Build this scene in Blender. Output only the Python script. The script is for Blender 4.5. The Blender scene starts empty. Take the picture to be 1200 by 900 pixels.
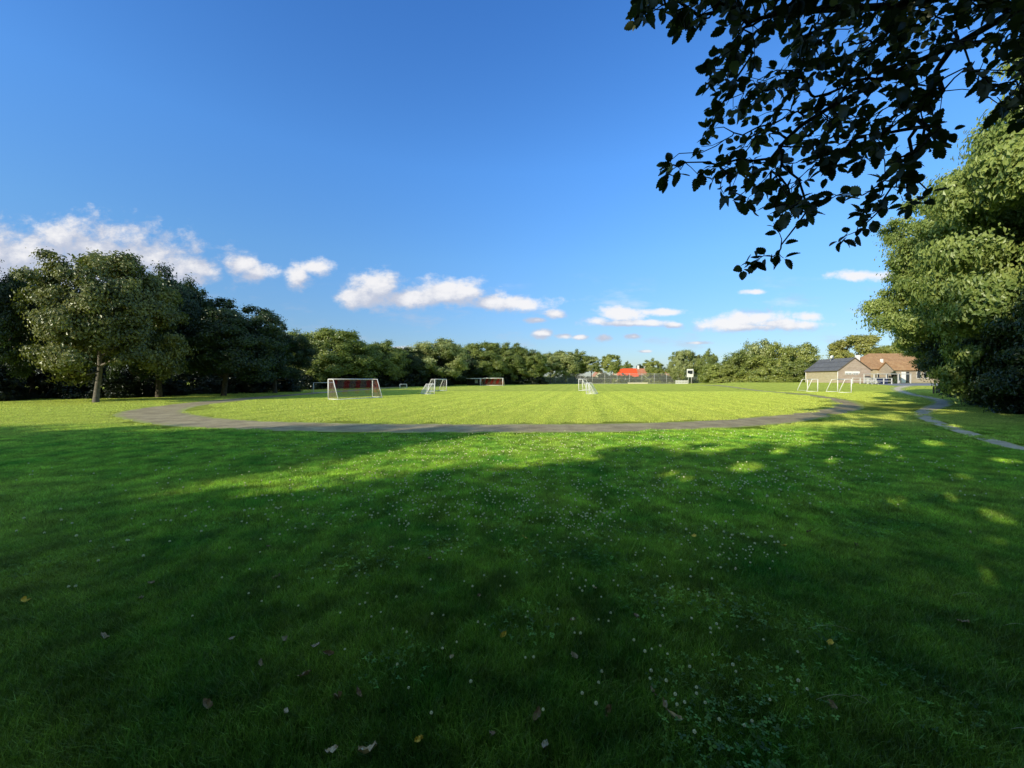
import bpy, math, random
import numpy as np
R = math.radians
F, HZ, CX, H = 452.0, 444.5, 600.0, 2.0      # measured from the photograph
scene = bpy.context.scene
COL = scene.collection
SUN_EL = R(22.0)

# ------------------------------------------------------------------ terrain
def sst(a, b, x):
    t = np.clip((np.asarray(x, float) - a) / (b - a), 0, 1)
    return t * t * (3 - 2 * t)
def gz(x, y):
    x = np.asarray(x, float); y = np.asarray(y, float)
    ratio = x / np.maximum(y, 1.0)
    z = sst(62, 92, y) * (0.25 + 0.95 * sst(0.42, 0.6, ratio))
    return z
def gnd(px, py):
    Y = H * F / (py - HZ)
    return ((px - CX) / F * Y, Y)
def atY(px, Y): return (px - CX) / F * Y
def zat(py, Y): return H + (HZ - py) / F * Y

# ------------------------------------------------------------------ helpers
def link(o, parent=None):
    COL.objects.link(o)
    if parent is not None: o.parent = parent
    return o
def tag(o, label=None, cat=None, group=None, kind=None):
    if label: o['label'] = label
    if cat: o['category'] = cat
    if group: o['group'] = group
    if kind: o['kind'] = kind
    return o
def empty(name, loc=(0, 0, 0), rz=0, **k):
    o = bpy.data.objects.new(name, None); link(o)
    o.location = loc; o.rotation_euler = (0, 0, rz); o.empty_display_size = .3
    return tag(o, **k)
def fastmesh(name, V, Fc, smooth=True, tint=None):
    """V (n,3), Fc (m,k) uniform face size"""
    V = np.ascontiguousarray(V, dtype=np.float32); Fc = np.ascontiguousarray(Fc, dtype=np.int32)
    me = bpy.data.meshes.new(name)
    m, k = Fc.shape
    me.vertices.add(len(V)); me.vertices.foreach_set('co', V.ravel())
    me.loops.add(m * k); me.loops.foreach_set('vertex_index', Fc.ravel())
    me.polygons.add(m)
    me.polygons.foreach_set('loop_start', np.arange(0, m * k, k, dtype=np.int32))
    me.polygons.foreach_set('use_smooth', np.full(m, smooth, dtype=bool))
    me.update(calc_edges=True)
    if tint is not None:
        a = me.attributes.new('tint', 'FLOAT', 'POINT'); a.data.foreach_set('value', np.ascontiguousarray(tint, dtype=np.float32))
    return me
class MB:
    """collects shapes into one mesh"""
    def __init__(s): s.v = []; s.f = []; s.m = []
    def add(s, vs, fs, mi=0):
        b = len(s.v); s.v += [tuple(v) for v in vs]
        for f in fs: s.f.append(tuple(b + i for i in f)); s.m.append(mi)
    def box(s, x0, x1, y0, y1, z0, z1, mi=0):
        s.add([(x0,y0,z0),(x1,y0,z0),(x1,y1,z0),(x0,y1,z0),(x0,y0,z1),(x1,y0,z1),(x1,y1,z1),(x0,y1,z1)],
              [(0,3,2,1),(4,5,6,7),(0,1,5,4),(1,2,6,5),(2,3,7,6),(3,0,4,7)], mi)
    def tube(s, pts, rad, n=8, mi=0, cap=True):
        pts = [np.array(p, float) for p in pts]
        if not hasattr(rad, '__len__'): rad = [rad] * len(pts)
        b = len(s.v); prev = None
        for i, p in enumerate(pts):
            d = pts[min(i+1, len(pts)-1)] - pts[max(i-1, 0)]
            d = d / (np.linalg.norm(d) + 1e-9)
            if prev is None:
                a = np.array([0, 0, 1.0]) if abs(d[2]) < .9 else np.array([1.0, 0, 0])
                u = np.cross(d, a)
            else: u = prev - d * prev.dot(d)
            u /= np.linalg.norm(u) + 1e-9; w = np.cross(d, u); prev = u
            for k in range(n):
                t = 2 * math.pi * k / n
                s.v.append(tuple(p + rad[i] * (math.cos(t) * u + math.sin(t) * w)))
        for i in range(len(pts) - 1):
            for k in range(n):
                k2 = (k + 1) % n
                s.f.append((b+i*n+k, b+i*n+k2, b+(i+1)*n+k2, b+(i+1)*n+k)); s.m.append(mi)
        if cap:
            s.f.append(tuple(b + k for k in reversed(range(n)))); s.m.append(mi)
            e = b + (len(pts)-1)*n
            s.f.append(tuple(e + k for k in range(n))); s.m.append(mi)
    def build(s, name, mats, parent=None, smooth=False, bevel=0, loc=None):
        me = bpy.data.meshes.new(name); me.from_pydata(s.v, [], s.f); me.update()
        if not isinstance(mats, (list, tuple)): mats = [mats]
        for m in mats: me.materials.append(m)
        me.polygons.foreach_set('material_index', s.m)
        me.polygons.foreach_set('use_smooth', [smooth] * len(s.f))
        o = bpy.data.objects.new(name, me); link(o, parent)
        if loc is not None: o.location = loc
        if bevel:
            md = o.modifiers.new('b', 'BEVEL'); md.width = bevel; md.segments = 2; md.limit_method = 'ANGLE'
        return o

# ------------------------------------------------------------------ node helper
class NT:
    def __init__(s, tree): s.t = tree; s.n = tree.nodes; s.l = tree.links
    def node(s, typ, **k):
        n = s.n.new(typ)
        for a, b in k.items(): setattr(n, a, b)
        return n
    def put(s, sock, v):
        if v is None: return
        if hasattr(v, 'is_output'): s.l.new(v, sock)
        else:
            if hasattr(sock.default_value, '__len__') and not hasattr(v, '__len__'): v = (v,) * len(sock.default_value)
            if hasattr(v, '__len__') and len(v) == 3 and len(sock.default_value) == 4: v = (*v, 1)
            sock.default_value = v
    def math(s, op, a, b=None, c=None, clamp=False):
        n = s.node('ShaderNodeMath', operation=op, use_clamp=clamp)
        s.put(n.inputs[0], a); s.put(n.inputs[1], b); s.put(n.inputs[2], c); return n.outputs[0]
    def vmath(s, op, a, b=None, c=None):
        n = s.node('ShaderNodeVectorMath', operation=op)
        s.put(n.inputs[0], a); s.put(n.inputs[1], b)
        if c is not None: s.put(n.inputs[2], c)
        return n.outputs['Value'] if op in ('LENGTH', 'DOT_PRODUCT') else n.outputs[0]
    def noise(s, vec, scale, detail=3, rough=.55, dist=0, out=0):
        n = s.node('ShaderNodeTexNoise'); s.put(n.inputs['Vector'], vec)
        n.inputs['Scale'].default_value = scale; n.inputs['Detail'].default_value = detail
        n.inputs['Roughness'].default_value = rough; n.inputs['Distortion'].default_value = dist
        return n.outputs[out]
    def mr(s, v, a, b, c=0, d=1, smooth=False):
        n = s.node('ShaderNodeMapRange', interpolation_type='SMOOTHSTEP' if smooth else 'LINEAR')
        for i, x in enumerate((v, a, b, c, d)): s.put(n.inputs[i], x)
        return n.outputs[0]
    def mix(s, f, a, b, mode='MIX'):
        n = s.node('ShaderNodeMix', data_type='RGBA', blend_type=mode)
        s.put(n.inputs[0], f); s.put(n.inputs[6], a); s.put(n.inputs[7], b); return n.outputs[2]
    def pos(s): return s.node('ShaderNodeNewGeometry').outputs['Position']
    def attr(s, name): return s.node('ShaderNodeAttribute', attribute_name=name).outputs['Fac']
    def sep(s, v):
        n = s.node('ShaderNodeSeparateXYZ'); s.put(n.inputs[0], v); return n.outputs
    def comb(s, x, y, z=0):
        n = s.node('ShaderNodeCombineXYZ'); s.put(n.inputs[0], x); s.put(n.inputs[1], y); s.put(n.inputs[2], z); return n.outputs[0]
    def bump(s, h, strength, dist):
        n = s.node('ShaderNodeBump'); s.put(n.inputs['Height'], h)
        n.inputs['Strength'].default_value = strength; n.inputs['Distance'].default_value = dist; return n.outputs[0]
def newmat(name):
    m = bpy.data.materials.new(name); m.use_nodes = True
    nt = NT(m.node_tree); nt.n.clear()
    out = nt.node('ShaderNodeOutputMaterial'); return m, nt, out
def pbsdf(nt, out, col, rough=.8, normal=None, spec=.3, metal=0):
    p = nt.node('ShaderNodeBsdfPrincipled'); nt.put(p.inputs['Base Color'], col); nt.put(p.inputs['Roughness'], rough)
    p.inputs['Specular IOR Level'].default_value = spec; p.inputs['Metallic'].default_value = metal
    if normal is not None: nt.put(p.inputs['Normal'], normal)
    nt.l.new(p.outputs[0], out.inputs[0]); return p
def simple(name, col, rough=.7, var=.15, scale=3, spec=.3, metal=0, bump=0):
    m, nt, out = newmat(name); P = nt.pos()
    n = nt.noise(P, scale, 5, .6)
    c = nt.mix(nt.mr(n, .3, .7), tuple(x * (1 - var) for x in col), tuple(min(1, x * (1 + var)) for x in col))
    pbsdf(nt, out, c, rough, nt.bump(n, bump, .02) if bump else None, spec, metal); return m

# ------------------------------------------------------------------ grass colour shared by sheet and blades
def grass_col(nt, P):
    s = nt.sep(P)
    big = nt.noise(P, .12, 3, .6); med = nt.noise(P, .9, 4, .6); fine = nt.noise(P, 5.0, 3, .6)
    shade = nt.mr(med, .3, .7, 0, 1)
    c = nt.mix(shade, (.115, .41, .035), (.58, .82, .085))
    # drier, yellower patches
    c = nt.mix(nt.math('MULTIPLY', nt.mr(big, .5, .68, 0, 1), .45), c, (.70, .76, .13))
    c = nt.mix(nt.mr(fine, .62, .8, 0, .5), c, (.08, .22, .04))
    nr = nt.math('MULTIPLY', nt.mr(s[1], 1.6, 7.5, .52, 1.0, True), nt.mr(nt.noise(P, 2.3, 4, .65), .36, .6, .58, 1.15))  # near lawn darkened in colour for canopy shade and vignetting, plus random blotches
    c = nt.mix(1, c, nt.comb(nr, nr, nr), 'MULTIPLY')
    # mown infield: lighter and yellower, with mowing lines running up the pitch
    lat = nt.math('SUBTRACT', nt.math('MULTIPLY', s[0], .982), nt.math('MULTIPLY', s[1], .187))
    wob = nt.math('ADD', lat, nt.math('MULTIPLY', nt.noise(P, .15, 2), 1.2))
    w1 = nt.math('SINE', nt.math('MULTIPLY', wob, 2.9)); w2 = nt.math('SINE', nt.math('MULTIPLY', wob, 7.3))
    st = nt.math('ADD', nt.math('MULTIPLY', w1, .42), nt.math('MULTIPLY', w2, .28))
    st = nt.math('ADD', .5, st)
    st = nt.mix(nt.mr(nt.noise(P, .35, 3), .35, .65, .1, .9), st, .5)
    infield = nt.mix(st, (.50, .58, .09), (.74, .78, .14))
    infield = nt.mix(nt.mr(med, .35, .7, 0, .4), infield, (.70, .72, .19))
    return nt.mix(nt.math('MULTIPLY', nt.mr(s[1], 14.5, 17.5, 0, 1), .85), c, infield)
def mat_ground():
    m, nt, out = newmat('lawn'); P = nt.pos()
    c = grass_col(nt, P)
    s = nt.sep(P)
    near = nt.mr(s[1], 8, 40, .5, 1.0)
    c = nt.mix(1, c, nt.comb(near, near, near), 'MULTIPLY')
    fine = nt.noise(P, 9, 5, .75)
    # worn bare earth
    e = nt.vmath('LENGTH', nt.vmath('MULTIPLY', nt.vmath('SUBTRACT', P, (5.9, 5.75, 0)), (1, 2.0, 0)))
    e = nt.math('ADD', e, nt.math('MULTIPLY', nt.noise(P, 4, 4), .8))
    c = nt.mix(nt.mr(e, .55, 1.0, .85, 0), c, (.10, .075, .05))
    d = nt.node('ShaderNodeBsdfDiffuse'); nt.put(d.inputs[0], c); nt.put(d.inputs['Normal'], nt.bump(fine, 1.0, .35))
    nt.l.new(d.outputs[0], out.inputs[0]); return m
def mat_blade(name, mul=(1, 1, 1), trans=.35):
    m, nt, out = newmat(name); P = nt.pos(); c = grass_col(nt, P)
    t = nt.attr('tint')
    c = nt.mix(1, c, nt.mix(t, tuple(.42 * x for x in mul), tuple(1.7 * x for x in mul)), 'MULTIPLY')
    c = nt.mix(nt.mr(t, .93, .96, 0, .6), c, (.26, .22, .09))
    d = nt.node('ShaderNodeBsdfDiffuse'); nt.put(d.inputs[0], c)
    tr = nt.node('ShaderNodeBsdfTranslucent'); nt.put(tr.inputs[0], c)
    g = nt.node('ShaderNodeBsdfGlossy'); g.inputs['Roughness'].default_value = .45; nt.put(g.inputs[0], (.8, .9, .8))
    a = nt.node('ShaderNodeMixShader'); a.inputs[0].default_value = trans; nt.l.new(d.outputs[0], a.inputs[1]); nt.l.new(tr.outputs[0], a.inputs[2])
    b = nt.node('ShaderNodeMixShader'); b.inputs[0].default_value = .035; nt.l.new(a.outputs[0], b.inputs[1]); nt.l.new(g.outputs[0], b.inputs[2])
    nt.l.new(b.outputs[0], out.inputs[0]); return m
def mat_leaf(name, dark, light, trans=.3, gloss=.05, scale=.45):
    m, nt, out = newmat(name); P = nt.pos(); t = nt.attr('tint')
    n = nt.noise(P, scale, 3, .6)
    f = nt.math('ADD', nt.math('MULTIPLY', t, .55), nt.math('MULTIPLY', nt.mr(n, .35, .65), .45))
    c = nt.mix(f, dark, light)
    c = nt.mix(nt.mr(t, 1.1, 2.6, 0, .8), c, (.42, .42, .22))  # palest leaves on the overhanging branch carry sunlit olive in their colour
    d = nt.node('ShaderNodeBsdfDiffuse'); nt.put(d.inputs[0], c)
    tr = nt.node('ShaderNodeBsdfTranslucent'); nt.put(tr.inputs[0], nt.mix(1, c, (1.1, 1.25, .6), 'MULTIPLY'))
    g = nt.node('ShaderNodeBsdfGlossy'); g.inputs['Roughness'].default_value = .4; nt.put(g.inputs[0], (.9, .95, .9))
    a = nt.node('ShaderNodeMixShader'); a.inputs[0].default_value = trans; nt.l.new(d.outputs[0], a.inputs[1]); nt.l.new(tr.outputs[0], a.inputs[2])
    b = nt.node('ShaderNodeMixShader'); b.inputs[0].default_value = gloss; nt.l.new(a.outputs[0], b.inputs[1]); nt.l.new(g.outputs[0], b.inputs[2])
    nt.l.new(b.outputs[0], out.inputs[0]); return m
def mat_gravel(name, c0, c1, moss=.0):
    m, nt, out = newmat(name); P = nt.pos()
    n = nt.noise(P, 1.1, 5, .65); f = nt.noise(P, 40, 3, .7); v = nt.node('ShaderNodeTexVoronoi'); nt.put(v.inputs['Vector'], P); v.inputs['Scale'].default_value = 45
    c = nt.mix(nt.mr(n, .38, .62), c0, c1)
    c = nt.mix(nt.mr(nt.noise(P, .5, 6, .7), .5, .62, 0, .5), c, tuple(x * .55 for x in c0))
    c = nt.mix(nt.mr(f, .4, .7, 0, .5), c, tuple(x * 1.6 for x in c1))
    e = nt.attr('tint')
    k = nt.math('ADD', e, nt.math('MULTIPLY', nt.math('SUBTRACT', nt.noise(P, 2.6, 6, .8), .5), 1.7))
    sp = nt.sep(P); k = nt.math('ADD', k, nt.math('MULTIPLY', nt.mr(sp[1], 24, 38, 0, .42), nt.mr(sp[0], 0, 10)))
    c = nt.mix(nt.mr(k, .72, .98, 0, .85), c, (.36, .43, .08))
    if moss: c = nt.mix(nt.math('MULTIPLY', nt.mr(nt.noise(P, .8, 5, .7), .5, .62), moss), c, (.14, .18, .05))
    pbsdf(nt, out, c, .95, nt.bump(v.outputs['Distance'], .6, .02), .1); return m
def mat_brick(name, c0, c1, mortar=(.45, .42, .37)):
    m, nt, out = newmat(name)
    P = nt.pos(); s = nt.sep(P)
    u = nt.math('ADD', s[0], s[1])
    b = nt.node('ShaderNodeTexBrick'); nt.put(b.inputs['Vector'], nt.comb(u, s[2], 0))
    b.inputs['Scale'].default_value = 1; b.inputs['Brick Width'].default_value = .24; b.inputs['Row Height'].default_value = .08
    b.inputs['Mortar Size'].default_value = .012
    nt.put(b.inputs['Color1'], c0); nt.put(b.inputs['Color2'], c1); nt.put(b.inputs['Mortar'], mortar)
    n = nt.noise(nt.vmath('MULTIPLY', P, (1, 1, 3)), .9, 5, .65)
    c = nt.mix(nt.mr(n, .35, .7, 0, .5), b.outputs['Color'], tuple(x * .55 for x in c0))
    pbsdf(nt, out, c, .9, nt.bump(b.outputs['Fac'], -.4, .01), .1); return m
def mat_tiles(name, c0, c1, period=.34, axis=2, rough=.7):
    m, nt, out = newmat(name); P = nt.pos(); s = nt.sep(P)
    n = nt.noise(P, 1.2, 5, .7); n2 = nt.noise(nt.vmath('MULTIPLY', P, (4, 4, 1)), 1.0, 2)
    r = nt.math('FRACT', nt.math('DIVIDE', s[2], period))
    c = nt.mix(nt.mr(n, .3, .7), c0, c1); c = nt.mix(nt.mr(n2, .5, .75, 0, .6), c, tuple(x * .6 for x in c0))
    c = nt.mix(nt.mr(r, 0, .2, .55, 0), c, (.02, .02, .02))
    w = nt.math('SINE', nt.math('MULTIPLY', nt.math('ADD', s[0], s[1]), 26))
    pbsdf(nt, out, c, rough, nt.bump(nt.math('ADD', r, nt.math('MULTIPLY', w, .3)), .6, .04), .2); return m

M = {}
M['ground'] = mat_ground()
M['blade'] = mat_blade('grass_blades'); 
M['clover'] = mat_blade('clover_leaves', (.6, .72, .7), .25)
M['track'] = mat_gravel('track_gravel', (.25, .20, .12), (.43, .355, .21))
M['path'] = mat_gravel('worn_path', (.44, .37, .26), (.64, .56, .42))
M['dirt'] = mat_gravel('packed_dirt', (.15, .13, .08), (.22, .20, .11), .6)
M['yard'] = simple('yard_asphalt', (.22, .23, .26), .9, .2)
M['white'] = simple('white_paint', (.80, .79, .76), .45, .06, 2)
M['alu'] = simple('dull_aluminium', (.62, .61, .59), .4, .1, 2)
M['grey'] = simple('galvanised_steel', (.46, .46, .44), .55, .12, 2)
M['netw'] = simple('white_net_cord', (.62, .62, .58), .8, .1)
M['netr'] = simple('red_net_cord', (.55, .05, .04), .8, .2)
M['netd'] = simple('pale_brown_net_cord', (.30, .19, .15), .8, .15)
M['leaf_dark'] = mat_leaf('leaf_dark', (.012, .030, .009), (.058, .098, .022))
M['leaf_olive'] = mat_leaf('leaf_olive', (.06, .085, .018), (.26, .26, .06), scale=.6)
M['leaf_green'] = mat_leaf('leaf_green', (.085, .13, .025), (.34, .38, .085))
M['leaf_bright'] = mat_leaf('leaf_bright', (.12, .17, .03), (.44, .46, .11))
M['leaf_yellow'] = mat_leaf('leaf_yellow', (.2, .22, .04), (.46, .44, .12))
M['leaf_soft'] = mat_leaf('leaf_soft', (.13, .18, .05), (.48, .50, .19))
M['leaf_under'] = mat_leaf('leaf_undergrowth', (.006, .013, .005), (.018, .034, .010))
M['leaf_near'] = mat_leaf('leaf_near', (.012, .024, .008), (.075, .085, .03), trans=.3, gloss=.04, scale=6)
M['leaf_silver'] = mat_leaf('leaf_silver', (.08, .145, .03), (.42, .48, .13), gloss=.03, scale=.9)
M['bark'] = simple('bark', (.10, .085, .065), .95, .45, 6, .1, 0, .8)
M['barkl'] = simple('pale_bark', (.17, .155, .13), .95, .35, 5, .1, 0, .8)
M['twig'] = simple('twig_bark', (.035, .03, .022), .9, .3, 10, .15)
M['brickp'] = mat_brick('pale_pink_brick', (.42, .30, .23), (.50, .37, .30))
M['bricky'] = mat_brick('yellow_brick', (.56, .46, .27), (.48, .40, .23))
M['brickt'] = mat_brick('tan_brick', (.46, .36, .24), (.38, .30, .2))
M['slate'] = mat_tiles('dark_felt_roof', (.12, .122, .125), (.17, .17, .175), 1.2)
M['clay'] = mat_tiles('clay_tiles', (.36, .19, .09), (.50, .31, .16), .36)
M['redroof'] = mat_tiles('bright_red_tiles', (.78, .09, .025), (.86, .13, .04), .4)
M['paleroof'] = mat_tiles('faded_red_tiles', (.48, .17, .09), (.58, .25, .15), .4)
M['glass'] = simple('dark_window_glass', (.03, .035, .045), .12, .1, 1, .8)
M['blue'] = simple('dark_blue_plastic', (.03, .045, .12), .45, .1)
M['darkwood'] = simple('dark_stained_wood', (.035, .03, .027), .8, .3, 4)
M['wood'] = simple('weathered_wood', (.14, .10, .07), .85, .3, 4)
M['cream'] = simple('cream_render', (.62, .55, .40), .85, .08)
M['clovw'] = simple('white_petals', (.95, .95, .68), .7, .04)
M['stem'] = simple('green_stem', (.07, .14, .03), .7, .2)
M['lfy'] = simple('yellow_dead_leaf', (.85, .55, .06), .6, .25, 30)
M['lfp'] = simple('pale_dead_leaf', (.62, .48, .27), .7, .3, 30)
M['lfb'] = simple('brown_dead_leaf', (.30, .21, .11), .7, .4, 30)
M['lfg'] = simple('greyish_dead_leaf', (.46, .36, .22), .7, .3, 30)

# ------------------------------------------------------------------ ground sheet
def grid_mesh(name, xs, ys, zf, dz=0):
    X, Y = np.meshgrid(xs, ys); Z = zf(X, Y) + dz
    V = np.stack([X.ravel(), Y.ravel(), Z.ravel()], 1)
    nx, ny = len(xs), len(ys)
    i = np.arange(nx - 1)[None, :] + nx * np.arange(ny - 1)[:, None]; i = i.ravel()
    return fastmesh(name, V, np.stack([i, i + 1, i + nx + 1, i + nx], 1), True)
xs = np.concatenate([[-3000, -1200, -500, -250], np.arange(-150, 200, 4.0), [260, 500, 1200, 3000]])
ys = np.concatenate([[-1500, -400, -100, -40], np.arange(-20, 60, 8.0), np.arange(60, 100, 2.0), np.arange(100, 240, 10.), [400, 900, 1800, 3500]])
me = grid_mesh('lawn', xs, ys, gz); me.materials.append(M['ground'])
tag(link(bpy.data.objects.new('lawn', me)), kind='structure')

def catmull(pts, n=10):
    pts = [np.array(p, float) for p in pts]; out = []
    q = [2 * pts[0] - pts[1]] + pts + [2 * pts[-1] - pts[-2]]
    for i in range(1, len(q) - 2):
        for k in range(n):
            t = k / n
            out.append(.5 * ((2*q[i]) + (q[i+1]-q[i-1])*t + (2*q[i-1]-5*q[i]+4*q[i+1]-q[i+2])*t*t + (3*q[i]-q[i-1]-3*q[i+1]+q[i+2])*t**3))
    out.append(pts[-1]); return np.array(out)
def ribbon(name, ctr, width, dz, mat, cols=8, wob=.12, seed=1):
    c = catmull(ctr, 14); rng = np.random.default_rng(seed)
    d = np.gradient(c[:, :2], axis=0); d /= np.linalg.norm(d, axis=1)[:, None] + 1e-9
    nrm = np.stack([-d[:, 1], d[:, 0]], 1)
    w = np.asarray(width, float)
    w = np.interp(np.linspace(0, 1, len(c)), np.linspace(0, 1, len(w)), w) if w.ndim else np.full(len(c), w)
    w = w + np.convolve(rng.normal(0, wob, len(c)), np.ones(5) / 5, 'same')
    t = np.linspace(-1, 1, cols + 1)
    V = []; T = []
    for i in range(len(c)):
        for k in t:
            p = c[i, :2] + nrm[i] * w[i] / 2 * k
            V.append((p[0], p[1], 0)); T.append(abs(k))
    V = np.array(V); V[:, 2] = gz(V[:, 0], V[:, 1]) + dz
    nx = cols + 1; i = np.arange(cols)[None, :] + nx * np.arange(len(c) - 1)[:, None]; i = i.ravel()
    me = fastmesh(name, V, np.stack([i, i + 1, i + nx + 1, i + nx], 1), True, T); me.materials.append(mat)
    o = link(bpy.data.objects.new(name, me)); tag(o, kind='structure')
    return c[:, :2], w
TR = [(-20, 120), (-26, 90), (-28.5, 62), (-27.6, 42), (-25.8, 31.5), (-23.5, 25.8), (-20.4, 21.9), (-14.6, 18.0), (-8.5, 16.2), (-3.5, 15.8), (0, 15.8), (4.5, 16.0),
      (8.8, 17.1), (12.8, 19.0), (18.6, 23.0), (24.2, 27.8), (31, 36.5), (37.2, 48), (41.5, 62), (43.6, 80), (46, 100)]
TW = [2.8, 2.8, 3, 3.0, 3.0, 3.2, 3.1, 2.9, 2.9, 2.9, 2.9, 2.8, 2.5, 2.3, 1.9, 1.8, 2.0, 1.8, 1.7, 1.7, 1.7]
tc, tw = ribbon('running_track', TR, TW, .008, M['track'], seed=3)
PT = [(14.2, 8.4), (14.7, 11.1), (15.9, 12.9), (17.8, 15.5), (20.6, 19), (24, 22.5), (29.5, 27), (35.5, 31.8), (43.5, 39.6), (52, 50), (62, 61), (72, 72), (84, 81)]
pc, pw = ribbon('footpath', PT, [.62, .62, .6, .58, .62, .8, 1.1, 1.3, 1.5, 1.5, 1.8, 2, 2.4], .012, M['path'], 6, .06, 5)
# paved yard before the houses
yx = np.linspace(78, 125, 16); yy = np.linspace(78.5, 87.2, 6)
me = grid_mesh('paved_yard', yx, yy, gz, .02); me.materials.append(M['yard']); tag(link(bpy.data.objects.new('paved_yard', me)), kind='structure')

# ------------------------------------------------------------------ crowns
def unit(v): return v / (np.linalg.norm(v, axis=-1, keepdims=True) + 1e-9)
def leaf_quads(C, N, size, rng, aspect=.62, fold=.18):
    n = len(C); N = unit(N)
    r = unit(rng.normal(size=(n, 3))); U = unit(np.cross(N, r)); W = np.cross(N, U)
    s = (np.asarray(size) * np.ones(n))[:, None]
    a = C - U * s * .5; b = C + W * s * .5 * aspect + N * s * fold; c = C + U * s * .5; d = C - W * s * .5 * aspect + N * s * fold
    V = np.stack([a, b, c, d], 1).reshape(-1, 3)
    Fc = np.arange(4 * n).reshape(n, 4)
    return V, Fc
def crown_mesh(name, seed, rx=5., rz=4.5, nclump=75, nleaf=420, size=.3, rc=1.35, lower=-.75, inner=.5, shrub=False, jag=.16, flat=.6):
    rng = np.random.default_rng(seed)
    ph = rng.uniform(0, 6.28, (6,)); fr = rng.integers(1, 4, 6)
    cl = []
    while len(cl) < nclump:
        d = unit(rng.normal(size=3))
        if d[2] < lower: continue
        az = math.atan2(d[1], d[0])
        lob = 1 + jag * (math.sin(fr[0]*az+ph[0]) * math.cos(2*d[2]+ph[1]) + .6*math.sin(fr[2]*2*az+ph[2]+3*d[2])) 
        r = (inner + (1 - inner) * rng.random() ** .45) * lob * (1 - .16 * rc / rx)
        p = d * r
        if shrub and p[2] < 0: p[2] = -rng.random() * .0
        k = 1.0 if p[2] > 0 else min(1.7, (1 - d[2]**2 + .02) ** -.32)
        cl.append((p[0]*rx*k, p[1]*rx*k, p[2]*rz))
    cl = np.array(cl)
    Cs, Ns, Ts, Ss = [], [], [], []
    for c in cl:
        rr = rc * rng.uniform(.6, 1.25); m = int(nleaf * (rr / rc) ** 2 * rng.uniform(.7, 1.1))
        # each clump is a handful of twiggy sprays
        ns = 9
        sd = unit(rng.normal(size=(ns, 3)) + np.array([0, 0, .15]) + .5 * unit(c[None, :])); so = sd * rr * rng.uniform(.35, .95, (ns, 1)); so[:, 2] *= flat
        w = rng.integers(0, ns, m)
        off = so[w] * rng.uniform(.5, 1.12, (m, 1)) + rng.normal(size=(m, 3)) * rr * np.array([.24, .24, .15])
        Cs.append(c + off)
        Ns.append(unit(off) * .8 + unit(c[None, :]) * .45 + np.array([0, 0, .2]) + rng.normal(size=(m, 3)) * .36)
        Ts.append(np.clip(rng.normal(.5, .18, m) + rng.normal(0, .22), 0, 1)); Ss.append(size * rng.uniform(.6, 1.3, m))
    C = np.concatenate(Cs); N = np.concatenate(Ns); T = np.concatenate(Ts); S = np.concatenate(Ss)
    if shrub:
        C[:, 2] = np.abs(C[:, 2])
    V, Fc = leaf_quads(C, N, S, rng)
    me = fastmesh(name, V, Fc, False, np.repeat(T, 4)); me.materials.append(M['leaf_green'])
    return me, cl
CR = {}
for i in range(4): CR['mid%d' % i] = crown_mesh('crown_mid', 11 + i, nclump=190, nleaf=520, size=.26, rc=1.15, lower=-.9, inner=.45, flat=.95, jag=.2)
CR['loose'] = crown_mesh('crown_loose', 31, nclump=190, nleaf=560, size=.22, rc=1.1, inner=.35, jag=.2, lower=-.88)
CR['sparse'] = crown_mesh('crown_open', 35, nclump=52, nleaf=380, size=.22, rc=1.0, inner=.35, jag=.25)
CR['open'] = crown_mesh('crown_open', 33, nclump=95, nleaf=420, size=.22, rc=1.1, inner=.4, jag=.22)
CR['loose2'] = crown_mesh('crown_loose', 32, nclump=165, nleaf=540, size=.22, rc=1.1, inner=.4, jag=.22, lower=-.88)
for i in range(3): CR['fine%d' % i] = crown_mesh('crown_fine', 51 + i, nclump=300, nleaf=760, size=.17, rc=.95, inner=.5, jag=.26, lower=-.9, flat=.5)
for i in range(3): CR['far%d' % i] = crown_mesh('crown_far', 71 + i, nclump=110, nleaf=320, size=.36, rc=1.2, jag=.18, lower=-.95, flat=.95)
for i in range(2): CR['bush%d' % i] = crown_mesh('crown_bush', 91 + i, rx=3.5, rz=4.5, nclump=110, nleaf=240, size=.24, rc=.9, lower=-.12, inner=.6, shrub=True, jag=.18, flat=.9)

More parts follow.
